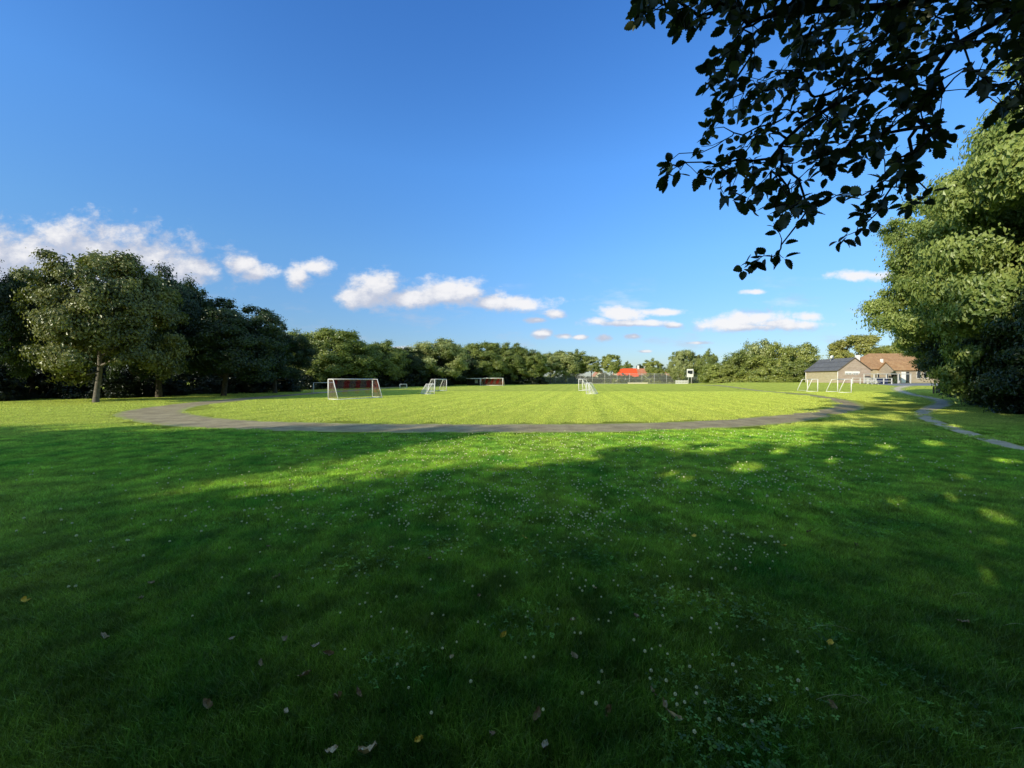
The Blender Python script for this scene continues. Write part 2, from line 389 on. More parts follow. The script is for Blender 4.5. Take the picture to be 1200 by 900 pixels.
def tree(label, X, Y, ht, rad, hb, crown, leaf, trunk_r=.28, lean=(0, 0), bark='bark', group=None, name='tree', z=None, limbs=9, seed=0, rot=None, sq=1.0, cat='tree'):
    rng = np.random.default_rng(seed * 7 + int(abs(X) * 13 + abs(Y) * 5))
    z = float(gz(X, Y)) if z is None else z
    root = empty(name, (X, Y, z), label=label, cat=cat, group=group)
    me, cl = CR[crown]
    bush = crown.startswith('bush')
    o = bpy.data.objects.new('crown', me); link(o, root)
    if bush: sx, sz = rad / 3.6, ht / 4.7; cz = 0.05
    else: sx, sz = rad / 5.1, (ht - hb) / 2 / 4.75; cz = (ht + hb) / 2
    ry = rng.uniform(0, 6.28) if rot is None else rot
    o.location = (lean[0], lean[1], cz); o.scale = (sx, sx * sq, sz); o.rotation_euler = (0, 0, ry)
    o.material_slots[0].link = 'OBJECT'; o.material_slots[0].material = M[leaf]
    if bush: 
        b = MB()
        for k in range(5):
            a = k * 1.256; b.tube([(0, 0, -.1), (.25*math.cos(a), .25*math.sin(a), ht*.3), (rad*.4*math.cos(a), rad*.4*math.sin(a), ht*.65)], [.07, .05, .02], 6)
        b.build('stem', M[bark], root, True); return root
    fork = max(hb * .9, ht * .22)
    b = MB()
    top = np.array([lean[0] * .6, lean[1] * .6, ht * .62])
    fk = np.array([lean[0] * .35, lean[1] * .35, fork])
    b.tube([(0, 0, -.15), (0, 0, .12), (lean[0]*.12, lean[1]*.12, fork*.4), tuple(fk), tuple((fk+top)/2 + rng.normal(0, .12, 3)), tuple(top)],
           [trunk_r*1.55, trunk_r*1.12, trunk_r*.95, trunk_r*.85, trunk_r*.5, trunk_r*.18], 10)
    b.build('trunk', M[bark], root, True)
    b = MB()
    cr, sr = math.cos(ry), math.sin(ry)
    idx = rng.permutation(len(cl))[:limbs * 2]
    for k, i in enumerate(idx[:limbs]):
        c = cl[i] * np.array([sx, sx * sq, sz]); c = np.array([c[0]*cr - c[1]*sr + lean[0], c[0]*sr + c[1]*cr + lean[1], c[2] + cz])
        t = rng.uniform(.0, .8); s = fk + (top - fk) * t if c[2] > fork + 1 else fk * np.array([1, 1, .95])
        mid = (s + c) / 2 + np.array([0, 0, -.1 * ht * rng.uniform(.2, .8)]) + rng.normal(0, .25, 3)
        r0 = trunk_r * rng.uniform(.3, .5)
        b.tube([tuple(s), tuple(mid), tuple(c)], [r0, r0 * .6, r0 * .15], 6)
    b.build('limb', M[bark], root, True)
    return root
def ptree(label, cx, top, w, Y, hb, crown, leaf, **k):
    X = atY(cx, Y); z = float(gz(X, Y)); cs = math.cos(math.atan(abs(X) / Y))
    rad = w * .59 / F * Y * (cs if abs(X) / Y < .7 else cs * 1.05)
    return tree(label, X, Y, zat(top, Y) - z, rad, hb, crown, leaf, **k)

GL = 'trees along the left edge of the field'
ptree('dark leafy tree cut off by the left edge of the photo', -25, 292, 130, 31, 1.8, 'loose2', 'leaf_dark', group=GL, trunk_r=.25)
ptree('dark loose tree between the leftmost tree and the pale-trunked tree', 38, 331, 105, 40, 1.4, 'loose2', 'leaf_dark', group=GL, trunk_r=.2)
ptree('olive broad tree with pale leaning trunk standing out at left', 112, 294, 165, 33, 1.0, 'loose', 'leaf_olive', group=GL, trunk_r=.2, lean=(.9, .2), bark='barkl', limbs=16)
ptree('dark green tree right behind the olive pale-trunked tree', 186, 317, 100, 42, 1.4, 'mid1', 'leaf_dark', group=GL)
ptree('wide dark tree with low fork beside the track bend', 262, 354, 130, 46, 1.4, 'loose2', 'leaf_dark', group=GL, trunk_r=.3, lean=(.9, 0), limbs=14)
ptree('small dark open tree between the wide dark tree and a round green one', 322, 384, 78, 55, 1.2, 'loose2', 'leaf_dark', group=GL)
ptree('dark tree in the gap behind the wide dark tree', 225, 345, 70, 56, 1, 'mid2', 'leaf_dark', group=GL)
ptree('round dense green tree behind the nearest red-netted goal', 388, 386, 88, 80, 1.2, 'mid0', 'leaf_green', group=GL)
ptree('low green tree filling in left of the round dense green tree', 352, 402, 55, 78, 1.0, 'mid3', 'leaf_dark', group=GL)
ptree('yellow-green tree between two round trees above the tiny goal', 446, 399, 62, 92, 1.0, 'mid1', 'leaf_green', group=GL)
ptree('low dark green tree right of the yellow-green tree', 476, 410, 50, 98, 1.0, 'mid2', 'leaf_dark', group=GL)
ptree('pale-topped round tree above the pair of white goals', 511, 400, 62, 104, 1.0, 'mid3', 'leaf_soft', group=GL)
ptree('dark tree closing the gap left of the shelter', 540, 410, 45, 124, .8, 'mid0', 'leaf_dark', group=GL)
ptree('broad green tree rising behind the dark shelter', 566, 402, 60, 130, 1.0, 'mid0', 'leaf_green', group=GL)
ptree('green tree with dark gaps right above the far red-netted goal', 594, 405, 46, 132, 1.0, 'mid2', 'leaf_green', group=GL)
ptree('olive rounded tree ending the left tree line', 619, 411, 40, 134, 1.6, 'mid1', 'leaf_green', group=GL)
GC = 'trees behind the far fence'
for a in [('first leafy tree right of the gap in the tree line', 645, 414, 28, 150, 3.2, 'far0', 'leaf_soft'),
          ('tall soft green tree left half of the twin trees at the fence', 661, 411, 32, 152, 3, 'far1', 'leaf_soft'),
          ('soft green tree right half of the twin trees at the fence', 674, 413, 26, 156, 3, 'far2', 'leaf_green'),
          ('small rounded tree behind the two central white goals', 693, 418, 24, 155, 4.2, 'far0', 'leaf_soft'),
          ('upright rounded yellow-green tree left of the bright red roof', 716, 415, 21, 152, 4, 'far1', 'leaf_bright'),
          ('little distant tree peeping over the bright red roof', 736, 425, 11, 230, 4, 'far2', 'leaf_green'),
          ('tiny distant tree peeping over the faded roof', 750, 427, 9, 240, 4, 'far0', 'leaf_dark'),
          ('yellow-green tree right of the faded red roof', 767, 422, 20, 158, 3, 'far2', 'leaf_bright'),
          ('tiny distant treetop left of the tree by the sign board', 785, 431, 12, 220, 3, 'far0', 'leaf_green'),
          ('tall loose green tree left behind the white sign board', 799, 410, 26, 148, 2, 'far1', 'leaf_soft'),
          ('brownish tree directly behind the white sign board', 812, 413, 20, 152, 2, 'far0', 'leaf_olive'),
          ('slim green tree between the sign board and the tall hedge', 831, 413, 22, 135, 1, 'far2', 'leaf_green')]:
    ptree(*a, group=GC, trunk_r=.22, limbs=5)
GR = 'bushy trees left of the dark-roofed building'
for a in [('low end of the tall hedge nearest the sign board', 845, 424, 44, 112, 'bush0', 'leaf_bright'),
          ('hedge tree rising second from the sign board', 868, 415, 52, 112, 'bush1', 'leaf_green'),
          ('highest rounded tree of the tall hedge', 889, 398, 50, 122, 'bush0', 'leaf_soft'),
          ('hedge tree just right of the highest one', 914, 406, 52, 112, 'bush1', 'leaf_bright'),
          ('rounded hedge tree touching the dark-roofed building', 940, 402, 50, 115, 'bush0', 'leaf_bright'),
          ('low front bush in the middle of the tall hedge', 893, 420, 60, 104, 'bush1', 'leaf_bright'),
          ('low front bush beside the brick building', 933, 423, 50, 106, 'bush0', 'leaf_green')]:
    ptree(a[0], a[1], a[2], a[3], a[4], 0, a[5], a[6], group=GR, cat='hedge tree', name='hedge_tree')
ptree('yellow-green tree behind the brick building roof', 1003, 392, 58, 118, 2, 'far1', 'leaf_yellow', group=None, trunk_r=.3)
ptree('dark round bush beside the yellow house wall', 1047, 436, 11, 86, 0, 'bush1', 'leaf_dark', name='bush', cat='bush')
ptree('green tree behind the tiled roof', 1062, 398, 60, 122, 2, 'far2', 'leaf_bright')

GT = 'tall trees on the right beyond the path'
tree('tallest silvery-green tree at the right edge of the photo', 28.0, 17.8, 18.6, 5.9, 2.2, 'fine0', 'leaf_silver', group=GT, trunk_r=.35, limbs=20, rot=1.0)
tree('silvery-green tree second from the right edge beyond the path', 31.9, 24, 16.8, 5.6, 3.8, 'fine1', 'leaf_silver', group=GT, trunk_r=.33, limbs=18, rot=2.2)
tree('silvery-green tree third from the right edge, standing highest over the roof', 36.5, 29.8, 17.4, 5.6, 4.0, 'fine2', 'leaf_silver', group=GT, trunk_r=.33, limbs=18, rot=3.9)
tree('green tree leaning its low boughs toward the tiled roof', 43.4, 36.6, 13.5, 5.2, 5.6, 'fine1', 'leaf_silver', group=GT, trunk_r=.35, limbs=20, rot=.3)
for lab_, x, y, h, r, c_, ro in [('small added tree, darkened as shade, under the tallest right-edge tree', 25.0, 14.6, 7.8, 3.6, 'loose', .5), ('small added tree, darkened as shade, just beyond the bend of the path', 28.6, 19.4, 8.4, 3.8, 'loose2', 2.5),
        ('small added tree, darkened as shade, in the middle of the right-hand row', 32.8, 24.2, 8.2, 4.0, 'mid1', 4.5), ('small added tree, darkened as shade, last in the row before the yard', 37.6, 30.2, 7.6, 3.8, 'mid2', 1.1)]:
    tree(lab_, x, y, h, r, .3, c_, 'leaf_dark', group='added dark trees standing in for shade under the tall right trees', rot=ro)  # dark trees added to give the tall trees a shaded lower half
tree('dark tree by the path end next to the paved yard', 54, 46, 13.5, 5.5, 4, 'fine0', 'leaf_green', group=GT, trunk_r=.3, limbs=14, rot=4)
tree('dense green tree hidden behind the tall right-edge trees', 40, 24, 15, 7, 1, 'mid2', 'leaf_green', group=GT)
tree('dense green tree deep behind the right-hand row', 66, 46, 15, 8, 1, 'mid0', 'leaf_green', group=GT)
rg = random.Random(5)
UG = 'undergrowth below the right trees'
ulab = ['dark bush where the path leaves the right edge of the photo', 'dark bush behind the path under the tallest right tree', 'dark bush under the second tall tree',
        'dark bush at the foot of the leaning green tree', 'dark bush near the wooden rail', 'dark bush filling beneath the boughs by the yard', 'dark bush deep behind the right-edge bush', 'dark bush deep behind the second tall tree']
for i, (x, y, h, r) in enumerate([(24.5, 12.5, 3.2, 2.6), (26.6, 16.8, 3.6, 2.6), (31.0, 21.5, 3.8, 2.8), (36.5, 26.8, 4, 3), (42.5, 32.2, 4, 3), (50.5, 40.5, 4, 3.2), (29, 14.5, 4.5, 3), (37, 21, 5, 3.4)]):
    tree(ulab[i], x, y, h, r, 0, 'bush%d' % (i % 2), 'leaf_dark', group=UG, name='bush', cat='bush', seed=i)
UL = 'dark shrubs under the left tree line'
k = 0
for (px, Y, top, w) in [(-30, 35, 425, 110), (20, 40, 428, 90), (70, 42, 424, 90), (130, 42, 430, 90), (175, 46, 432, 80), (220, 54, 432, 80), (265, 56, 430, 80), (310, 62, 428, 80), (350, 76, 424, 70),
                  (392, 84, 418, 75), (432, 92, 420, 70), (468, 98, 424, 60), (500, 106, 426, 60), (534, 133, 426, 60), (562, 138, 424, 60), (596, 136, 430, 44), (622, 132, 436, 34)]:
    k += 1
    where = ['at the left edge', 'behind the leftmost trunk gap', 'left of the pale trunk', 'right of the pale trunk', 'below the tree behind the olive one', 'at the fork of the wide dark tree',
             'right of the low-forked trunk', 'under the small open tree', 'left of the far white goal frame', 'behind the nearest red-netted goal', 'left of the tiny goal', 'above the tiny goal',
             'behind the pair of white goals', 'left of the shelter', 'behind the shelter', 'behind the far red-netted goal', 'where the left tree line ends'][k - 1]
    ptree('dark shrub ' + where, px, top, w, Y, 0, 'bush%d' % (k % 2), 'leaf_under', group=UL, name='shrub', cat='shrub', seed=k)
# background wood closing the view behind the left line
for j, (px, Y, top, w) in enumerate([(-20, 60, 340, 130), (60, 62, 350, 120), (130, 64, 345, 110), (300, 80, 400, 90), (420, 105, 412, 90), (480, 110, 415, 70), (560, 135, 414, 70), (612, 145, 420, 40)]):
    ptree(['dark tree farthest back at the left edge', 'dark tree seen through the gap left of the olive tree', 'dark tree behind the olive tree', 'dark tree behind the small open tree', 'dark tree behind the yellow-green one',
           'dark tree behind the low dark green one', 'dark tree back behind the shelter', 'dark tree behind the end of the left line'][j], px, top, w, Y, 1.5, 'mid%d' % (j % 4), 'leaf_dark', group='back row of the left tree line')

# low shrubs and hedge behind the far fence
for j, px in enumerate(range(636, 850, 14)):
    ptree(['bushy clump %s' % s for s in ('at the gap in the tree line', 'left of the twin trees', 'under the twin trees', 'right of the twin trees', 'left behind the central goals', 'right behind the central goals',
          'under the upright tree', 'under the bright red roof', 'right under the bright red roof', 'under the faded roof', 'under the yellow-green tree', 'right of the yellow-green tree', 'left of the sign board',
          'at the sign board', 'right of the sign board', 'at the low end of the tall hedge')][j], px, 441 - (j * 7 % 4), 22, 162 + (j * 5 % 3), 0, 'bush%d' % (j % 2), ['leaf_bright', 'leaf_soft', 'leaf_green'][j % 3], group='low bushes behind the far fence', name='bush', cat='bush', seed=j)

# ------------------------------------------------------------------ trees that stand behind the photographer and shade the lawn
GB = 'trees behind the photographer'
def shade(label, x, y, h, r, hb, c, leaf='leaf_green', **k): tree(label, x, y, h, r, hb, c, leaf, group=GB, **k)
for i, (x, y, h, r, hb, cr_) in enumerate([(x_, -7.9 + .4 * math.sin(x_), 12.9 + .4 * math.sin(2 * x_), 4.4, .6, 0) for x_ in (-56, -52, -48, -44, -40, -36, -32.5, -29.5)] + [(-26, -8.5, 14, 3.4, .4, 0), (-21.3, -8.3, 9, 3.8, .4, 0),
                                      (-17.0, -9.5, 9, 4.2, .3, 0), (-11.5, -9, 8.5, 4, .3, 0), (-36, -12, 9, 6, .3, 0), (-25, -13, 9, 6, .3, 0), (-14, -14, 9, 6, .3, 0), (-5, -10, 10, 5, .3, 0), (-9, -3.6, 5.5, 3.2, .2, 0), (-15.5, -3.8, 5.5, 3.4, .2, 0), (-22.5, -3.2, 5.5, 3.6, .2, 0),
                                      (-13, -5.5, 6.8, 3.6, .3, 0), (-1.2, -1.7, 20, 4.6, 9, 2), (-15.4, -4.4, 5.6, 3.0, .3, 0), (-18.6, -5.0, 6.9, 2.8, .3, 0), (-9.6, -5.0, 8.0, 3.4, .3, 0), (-6.2, -3.4, 8.2, 3.6, .5, 1), (-3, -6.2, 11.8, 4.2, .8, 2), (-1.6, -5.2, 17, 5, 4.5, 2), (-.6, -8, 14.5, 5, 2, 1), (-5.5, -6.5, 10.5, 3.8, 1, 1),
                                      (12, -6, 14, 6, .6, 2), (20, -2, 14, 6, .6, 2), (9, -14, 17, 7, 1, 1), (-1, -17, 15, 7, 1, 0), (14, 2.2, 15.5, 4, .6, 0)]):
    shade('leafy tree behind the camera', x, y, h, r, hb, ['mid%d' % (i % 4), 'open', 'sparse'][cr_])

# ------------------------------------------------------------------ overhanging tree (near branch)
def branch_tree():
    rng = np.random.default_rng(4)
    tx, ty = 3.6, -4.6
    root = empty('overhanging_tree', (tx, ty, 0), label='dark tree whose lobed leafy branch hangs into the top right corner', cat='tree')
    b = MB()
    b.tube([(0, 0, -.1), (0, 0, .15), (-.1, .1, 2), (-.2, .2, 4.2), (-.5, .2, 8), (-.6, .1, 11)], [.6, .42, .36, .33, .2, .05], 14)
    b.build('trunk', M['bark'], root, True)
    me, cl = CR['open']
    o = bpy.data.objects.new('crown', me); link(o, root); o.location = (-2.6, -1.2, 9.2); o.scale = (1.42, 1.25, 1.15); o.rotation_euler = (0, 0, 2)
    o.material_slots[0].link = 'OBJECT'; o.material_slots[0].material = M['leaf_dark']
    b = MB()
    for i in rng.permutation(len(cl))[:16]:
        c = cl[i] * np.array([1.42, 1.25, 1.15]); cr, sr = math.cos(2), math.sin(2); c = np.array([c[0]*cr - c[1]*sr - 2.6, c[0]*sr + c[1]*cr - 1.2, c[2] + 9.2])
        s = np.array([-.3, .2, rng.uniform(4, 8)]); b.tube([tuple(s), tuple((s+c)/2 + rng.normal(0, .2, 3)), tuple(c)], [.13, .08, .02], 7)
    b.build('limb', M['bark'], root, True)
    # outline of the leaf mass seen against the sky (image pixels), turned into points 1.9-3 m ahead
    poly = [(740, -60), (741, 24), (775, 20), (800, 44), (812, 30), (838, 28), (858, 45), (850, 62), (826, 72), (816, 98), (838, 112), (830, 132), (822, 158), (776, 194), (782, 214), (812, 206), (826, 214), (842, 234), (868, 250),
            (880, 236), (905, 252), (916, 276), (932, 262), (950, 250), (962, 236), (988, 238), (968, 206), (990, 190), (1012, 190), (1030, 178), (1044, 190), (1020, 214), (1006, 232), (998, 246), (1012, 262), (1030, 246), (1042, 222), (1066, 246), (1092, 226),
            (1060, 205), (1066, 184), (1108, 168), (1116, 152), (1090, 146), (1078, 132), (1088, 104), (1094, 96), (1080, 78), (1096, 60), (1120, 62), (1124, 90), (1140, 100), (1150, 112), (1165, 130), (1205, 150), (1300, 170), (1330, -60)]
    poly = np.array(poly, float)
    def inside(x, y):
        c = False; j = len(poly) - 1
        for i in range(len(poly)):
            xi, yi = poly[i]; xj, yj = poly[j]
            if (yi > y) != (yj > y) and x < (xj - xi) * (y - yi) / (yj - yi) + xi: c = not c
            j = i
        return c
    pts = []
    # manual open holes where sky shows through
    holes = [(905, 60, 16), (1000, 205, 12), (930, 192, 13), (1035, 60, 10), (1000, 100, 9), (1060, 165, 12), (890, 205, 9), (1130, 40, 12), (950, 225, 13), (880, 20, 9), (1178, 90, 9), (862, 118, 8), (1110, 120, 14), (985, 30, 8), (945, 20, 8), (1020, 130, 8), (1165, 30, 9)]
    while len(pts) < 1300:
        x, y = rng.uniform(740, 1320), rng.uniform(-60, 260)
        if not inside(x, y): continue
        dens = .55 + .45 * np.clip((x - 820) / 150, 0, 1) if y > 130 else 1
        if rng.random() > dens: continue
        if any((x-hx)**2 + (y-hy)**2 < hr*hr*1.3 for hx, hy, hr in holes): continue
        Y = 2.15 + .28 * math.sin(x * .013 + y * .02) + rng.normal(0, .16) + (x - 950) * .0006
        pts.append((x, y, Y))
    for sprig in ([(905, 262), (912, 274), (914, 288), (911, 297), (905, 301), (896, 300), (888, 304), (879, 308), (871, 314), (917, 303)], [(1034, 238), (1020, 256), (1012, 266), (1002, 272), (992, 276), (984, 281)], [(790, 205), (780, 205), (786, 196)],
                  [(758, 8), (750, 22), (746, 30)], [(1086, 226), (1078, 236), (1064, 244)], [(1084, 152), (1096, 152), (1108, 156)]):
        for q in sprig: pts.append((q[0], q[1], 2.2 + rng.normal(0, .02)))
    P3 = np.array([((x - CX) / F * Y, Y, H + (HZ - y) / F * Y) for x, y, Y in pts])
    start = np.array([(CX + 640 - CX) / F * 2.9, 2.9, H + (HZ + 60) / F * 2.6])
    # limb path to the start node
    limb = [np.array([tx - .2, ty + .2, 3.6]), np.array([tx + .3, ty + 2.6, 4.5]), np.array([4.3, .6, 5.3]), np.array([4.0, 2.0, 5.35]), start]
    nodes = [start]; par = [-1]
    # guide nodes along two boughs inside the mass
    for bough in ([(1180, 20, 2.6), (1110, 60, 2.5), (1040, 90, 2.4), (975, 125, 2.3), (920, 165, 2.25), (880, 190, 2.2), (840, 195, 2.2)], [(1130, 0, 2.6), (1060, 10, 2.5), (990, 15, 2.4), (920, 20, 2.3), (850, 15, 2.25), (790, 5, 2.2)], [(1100, 110, 2.4), (1060, 140, 2.3), (1020, 170, 2.25)]):
        prev = 0
        if bough[0][0] == 1130: prev = 1
        if bough[0][0] == 1100: prev = 2
        for x, y, Y in bough:
            nodes.append(np.array([(x - CX) / F * Y, Y, H + (HZ - y) / F * Y])); par.append(prev); prev = len(nodes) - 1
    order = np.argsort(np.linalg.norm(P3 - start, axis=1) + rng.normal(0, .05, len(P3)))
    dist = [0.0] * 1
    dist = [np.linalg.norm(n - start) for n in nodes]
    for i in order:
        p = P3[i]; A = np.array(nodes); d = np.linalg.norm(A - p, axis=1) + .25 * np.array(dist)
        j = int(np.argmin(d)); nodes.append(p); par.append(j); dist.append(dist[j] + np.linalg.norm(A[j] - p))
    nn = len(nodes); w = np.ones(nn)
    for i in range(nn - 1, 0, -1):
        pass
    ordr = sorted(range(1, nn), key=lambda i: -dist[i])
    for i in ordr: w[par[i]] += w[i]
    rad = .0016 * w ** .42
    off = np.array([tx, ty, 0])
    b = MB()
    b.tube([tuple(p - off) for p in limb], [.14, .11, .08, .05, rad[0] * 1.1], 10)
    for i in range(1, nn):
        a, c = nodes[par[i]] - off, nodes[i] - off
        L = np.linalg.norm(c - a); mid = (a + c) / 2 + rng.normal(0, .08 * L, 3)
        b.tube([tuple(a), tuple(mid), tuple(c)], [min(rad[par[i]], rad[i] * 1.6), rad[i] * 1.15, rad[i]], 5, cap=False)
    b.build('branch', M['twig'], root, True)
    # lobed leaves, in rosettes at the nodes and singly along twigs
    ns = 15
    t = np.linspace(0, 1, ns)
    wid = np.sin(np.pi * t ** .85) ** .75 * (1 + .10 * (np.arange(ns) % 2 * 2 - 1)) * .31
    wid[0] = .012; wid[-1] = 0.0; wid[1] *= .6
    tmpl = []
    for i in range(ns):
        z = -.10 * (t[i] - .4) ** 2
        tmpl += [(-wid[i], t[i] + .03 * (i % 2), z + .25 * wid[i]), (0, t[i], z), (wid[i], t[i] + .03 * (i % 2), z + .25 * wid[i])]
    tmpl = np.array(tmpl); fc = []
    for i in range(ns - 1):
        for k in (0, 1): fc.append((3*i+k, 3*i+k+1, 3*i+k+4, 3*i+k+3))
    fc = np.array(fc)
    Vs, Fs, Ts = [], [], []; nv = 0
    for i in range(1, nn):
        a, c = nodes[par[i]], nodes[i]; d = unit((c - a)[None])[0]
        m = rng.integers(3, 6) if w[i] < 4 else rng.integers(1, 4)
        for q in range(m):
            p = c if q or True else a
            if rng.random() < .3: p = a + (c - a) * rng.uniform(.4, 1)
            dirn = unit((d * .7 + rng.normal(size=3) * .75 + np.array([0, 0, -.25]))[None])[0]
            nrm = unit((np.array([0, 0, 1.0]) + rng.normal(size=3) * .55)[None])[0]
            side = unit(np.cross(dirn, nrm)[None])[0]; up = np.cross(side, dirn)
            L = rng.uniform(.042, .076); ww = L * rng.uniform(.9, 1.2)
            curl = rng.uniform(-.35, .5)
            T_ = tmpl.copy(); T_[:, 2] -= curl * .5 * T_[:, 1] ** 2
            p0 = p + dirn * rng.uniform(.006, .022)
            V = p0 + T_[:, :1] * ww * side + T_[:, 1:2] * L * dirn + T_[:, 2:3] * L * up
            Vs.append(V - off); Fs.append(fc + nv); nv += len(V); Ts.append(np.full(len(V), np.clip(rng.normal(.35, .25) + (rng.random() < .09) * rng.uniform(.6, 2.4), 0, 3)))
    me = fastmesh('leaves', np.concatenate(Vs), np.concatenate(Fs), True, np.concatenate(Ts)); me.materials.append(M['leaf_near'])
    link(bpy.data.objects.new('leaves', me), root)
branch_tree()

# openings in the canopy behind the photographer, through which flecks of sun reach the lawn
SD = np.array([-math.sin(R(45)) * math.cos(SUN_EL), -math.cos(R(45)) * math.cos(SUN_EL), math.sin(SUN_EL)])
FLECKS = [(835, 530, .42), (878, 548, .36), (977, 541, .33), (1092, 520, .5), (1040, 525, .3), (1057, 590, .26), (1105, 582, .3), (1170, 606, .28), (807, 562, .24), (790, 556, .22), (915, 531, .32), (1025, 532, .22),
          (1180, 541, .34), (1064, 537, .25), (1152, 676, .2), (740, 517, .4), (700, 527, .3), (1130, 560, .22), (1010, 500, .5), (940, 507, .4), (1120, 500, .4), (1060, 483, .6), (900, 640, .12), (1165, 635, .16)]
bpy.context.view_layer.update()
FP = np.array([[*gnd(a, b), 0] for a, b, c in FLECKS]); FR = np.array([c * .8 for a, b, c in FLECKS])
for o in list(bpy.data.objects):
    if o.name.split('.')[0] != 'crown' or o.matrix_world.translation.y > 4: continue
    me = o.data; n = len(me.vertices); V = np.empty(n * 3, np.float32); me.vertices.foreach_get('co', V); V = V.reshape(-1, 3)
    Mw = np.array(o.matrix_world); W = V.reshape(-1, 4, 3).mean(1) @ Mw[:3, :3].T + Mw[:3, 3]
    keep = np.ones(len(W), bool)
    for p_, r_ in zip(FP, FR):
        d_ = W - p_; al = d_ @ SD; q_ = np.linalg.norm(d_ - al[:, None] * SD, axis=1)
        keep &= ~((al > 0) & (q_ < r_ * (1 + .35 * np.sin(W[:, 2] * 3 + p_[0]))))
    if keep.all(): continue
    T = np.empty(n, np.float32); me.attributes['tint'].data.foreach_get('value', T)
    k4 = np.repeat(keep, 4); m2 = fastmesh('crown', V[k4], np.arange(k4.sum()).reshape(-1, 4), False, T[k4]); m2.materials.append(me.materials[0])
    mt = o.material_slots[0].material; o.data = m2; o.material_slots[0].link = 'OBJECT'; o.material_slots[0].material = mt

# ------------------------------------------------------------------ goals
def net_strips(b, A, B, C, D, step, w, band=None):
    """net between A-B (top) and D-C (bottom): thin strips"""
    A, B, C, D = [np.array(p, float) for p in (A, B, C, D)]
    nu = max(2, int(np.linalg.norm(B - A) / step)); nv = max(2, int(np.linalg.norm(D - A) / step))
    def P(u, v): return (A * (1-u) + B * u) * (1-v) + (D * (1-u) + C * u) * v
    hu = w / max(np.linalg.norm(B - A), .01); hv = w / max(np.linalg.norm(D - A), .01)
    sub = 8
    for i in range(nu + 1):
        u = i / nu * (1 - hu)
        for s in range(sub):
            v0, v1 = s / sub, (s + 1) / sub
            uu0, uu1 = u, u
            mi = 0 if band is None else band((u), (v0 + v1) / 2)
            b.add([P(uu0, v0), P(uu0 + hu, v0), P(uu1 + hu, v1), P(uu1, v1)], [(0, 1, 2, 3)], mi)
    sub = 24
    for j in range(nv + 1):
        v = j / nv * (1 - hv)
        for s in range(sub):
            u0, u1 = s / sub, (s + 1) / sub
            mi = 0 if band is None else band((u0 + u1) / 2, v)
            b.add([P(u0, v), P(u1, v), P(u1, v + hv), P(u0, v + hv)], [(0, 1, 2, 3)], mi)
def goal(label, p1, p2, h, side, dt, db, rad, net, group=None, mat='white', step=.12, sw=.016, baseback=True):
    """p1,p2 ground positions of the front posts; side +1/-1 chooses which way the net hangs"""
    p1 = np.array(p1, float); p2 = np.array(p2, float); z = float(gz(*p1))
    root = empty('football_goal', (p1[0], p1[1], z), label=label, cat='goal', group=group)
    v = np.array([p2[0]-p1[0], p2[1]-p1[1], 0]); n = unit(np.array([-v[1], v[0], 0])[None])[0] * side
    o0 = np.zeros(3); up = np.array([0, 0, h])
    for base in (o0, v):
        b = MB(); b.tube([base, base + up], rad, 8); b.build('post', M[mat], root, True)
        b = MB(); b.tube([base + up, base + up + n * dt, base + n * db], rad * .75, 8)
        b.tube([base + np.array([0, 0, rad]), base + n * db + np.array([0, 0, rad])], rad * .75, 8); b.build('side_frame', M[mat], root, True)
    b = MB(); b.tube([o0 + up, v + up], rad, 8); b.build('crossbar', M[mat], root, True)
    if baseback:
        b = MB(); b.tube([n * db + np.array([0, 0, rad]), v + n * db + np.array([0, 0, rad])], rad * .75, 8); b.build('ground_bar', M[mat], root, True)
    if net:
        b = MB(); band = None; mats = [M['netw']]
        if net == 'red':
            mats = [M['netd'], M['netr']]
            band = lambda u, v_: 1 if ((u * 4.0 + v_ * .75) % 1.0) < .42 and v_ < .72 else 0
        net_strips(b, up + n*.02, v + up + n*.02, v + up + n*dt, up + n*dt, step, sw, band)
        net_strips(b, up + n*dt, v + up + n*dt, v + n*db, n*db, step, sw, band)
        for base in (o0, v):
            net_strips(b, base + up, base + up + n*dt, base + n*db + np.array([0, 0, .05]), base + np.array([0, 0, .05]), step, sw, band if base is v else None)
        b.build('net', mats, root)
    return root
goal('nearest white goal with dark red striped net, left of the pitch', (-18.1, 38.0), (-15.4, 42.6), 2.0, -1, .75, 1.55, .055, 'red', step=.13, sw=.016)
goal('bare low white goal frame standing behind the nearest red-netted goal', gnd(367.5, 460.5), (-27.0, 58.5), 1.5, 1, .1, 1.0, .04, None)
goal('tiny white goal in front of the dark tree line', gnd(468.5, 456), gnd(476.5, 456), .85, 1, .1, .6, .05, 'white', step=.25)
goal('low white netted goal in front of the taller white goal, left pair', (-10.4, 51.7), (-11.8, 54.6), 1.35, 1, .35, 1.15, .045, 'white', step=.12, sw=.022)
goal('taller white goal with open frame behind the low netted goal, left pair', (-12.3, 61.5), (-11.2, 66.0), 2.0, 1, .6, 1.5, .06, 'white', step=.2)
goal('far wide goal with reddish net beside the dark shelter', (-8.7, 105.5), (-2.5, 104.2), 2.05, 1, .9, 1.9, .08, 'red', step=.2, sw=.03)
goal('taller white goal frame behind the low netted goal, central pair', (11.6, 67.0), (13.1, 71.5), 2.0, -1, .6, 1.5, .055, 'white', step=.3)
goal('low white netted goal with shadow at its right, central pair', (9.95, 51.7), (10.9, 54.6), 1.5, -1, .35, 1.25, .045, 'white', step=.12, sw=.022)
goal('netless white goal left of its twin before the brick building', (49.0, 61.8), (50.8, 66.3), 2.0, 1, .75, 1.5, .06, None, group='netless goals', baseback=False)
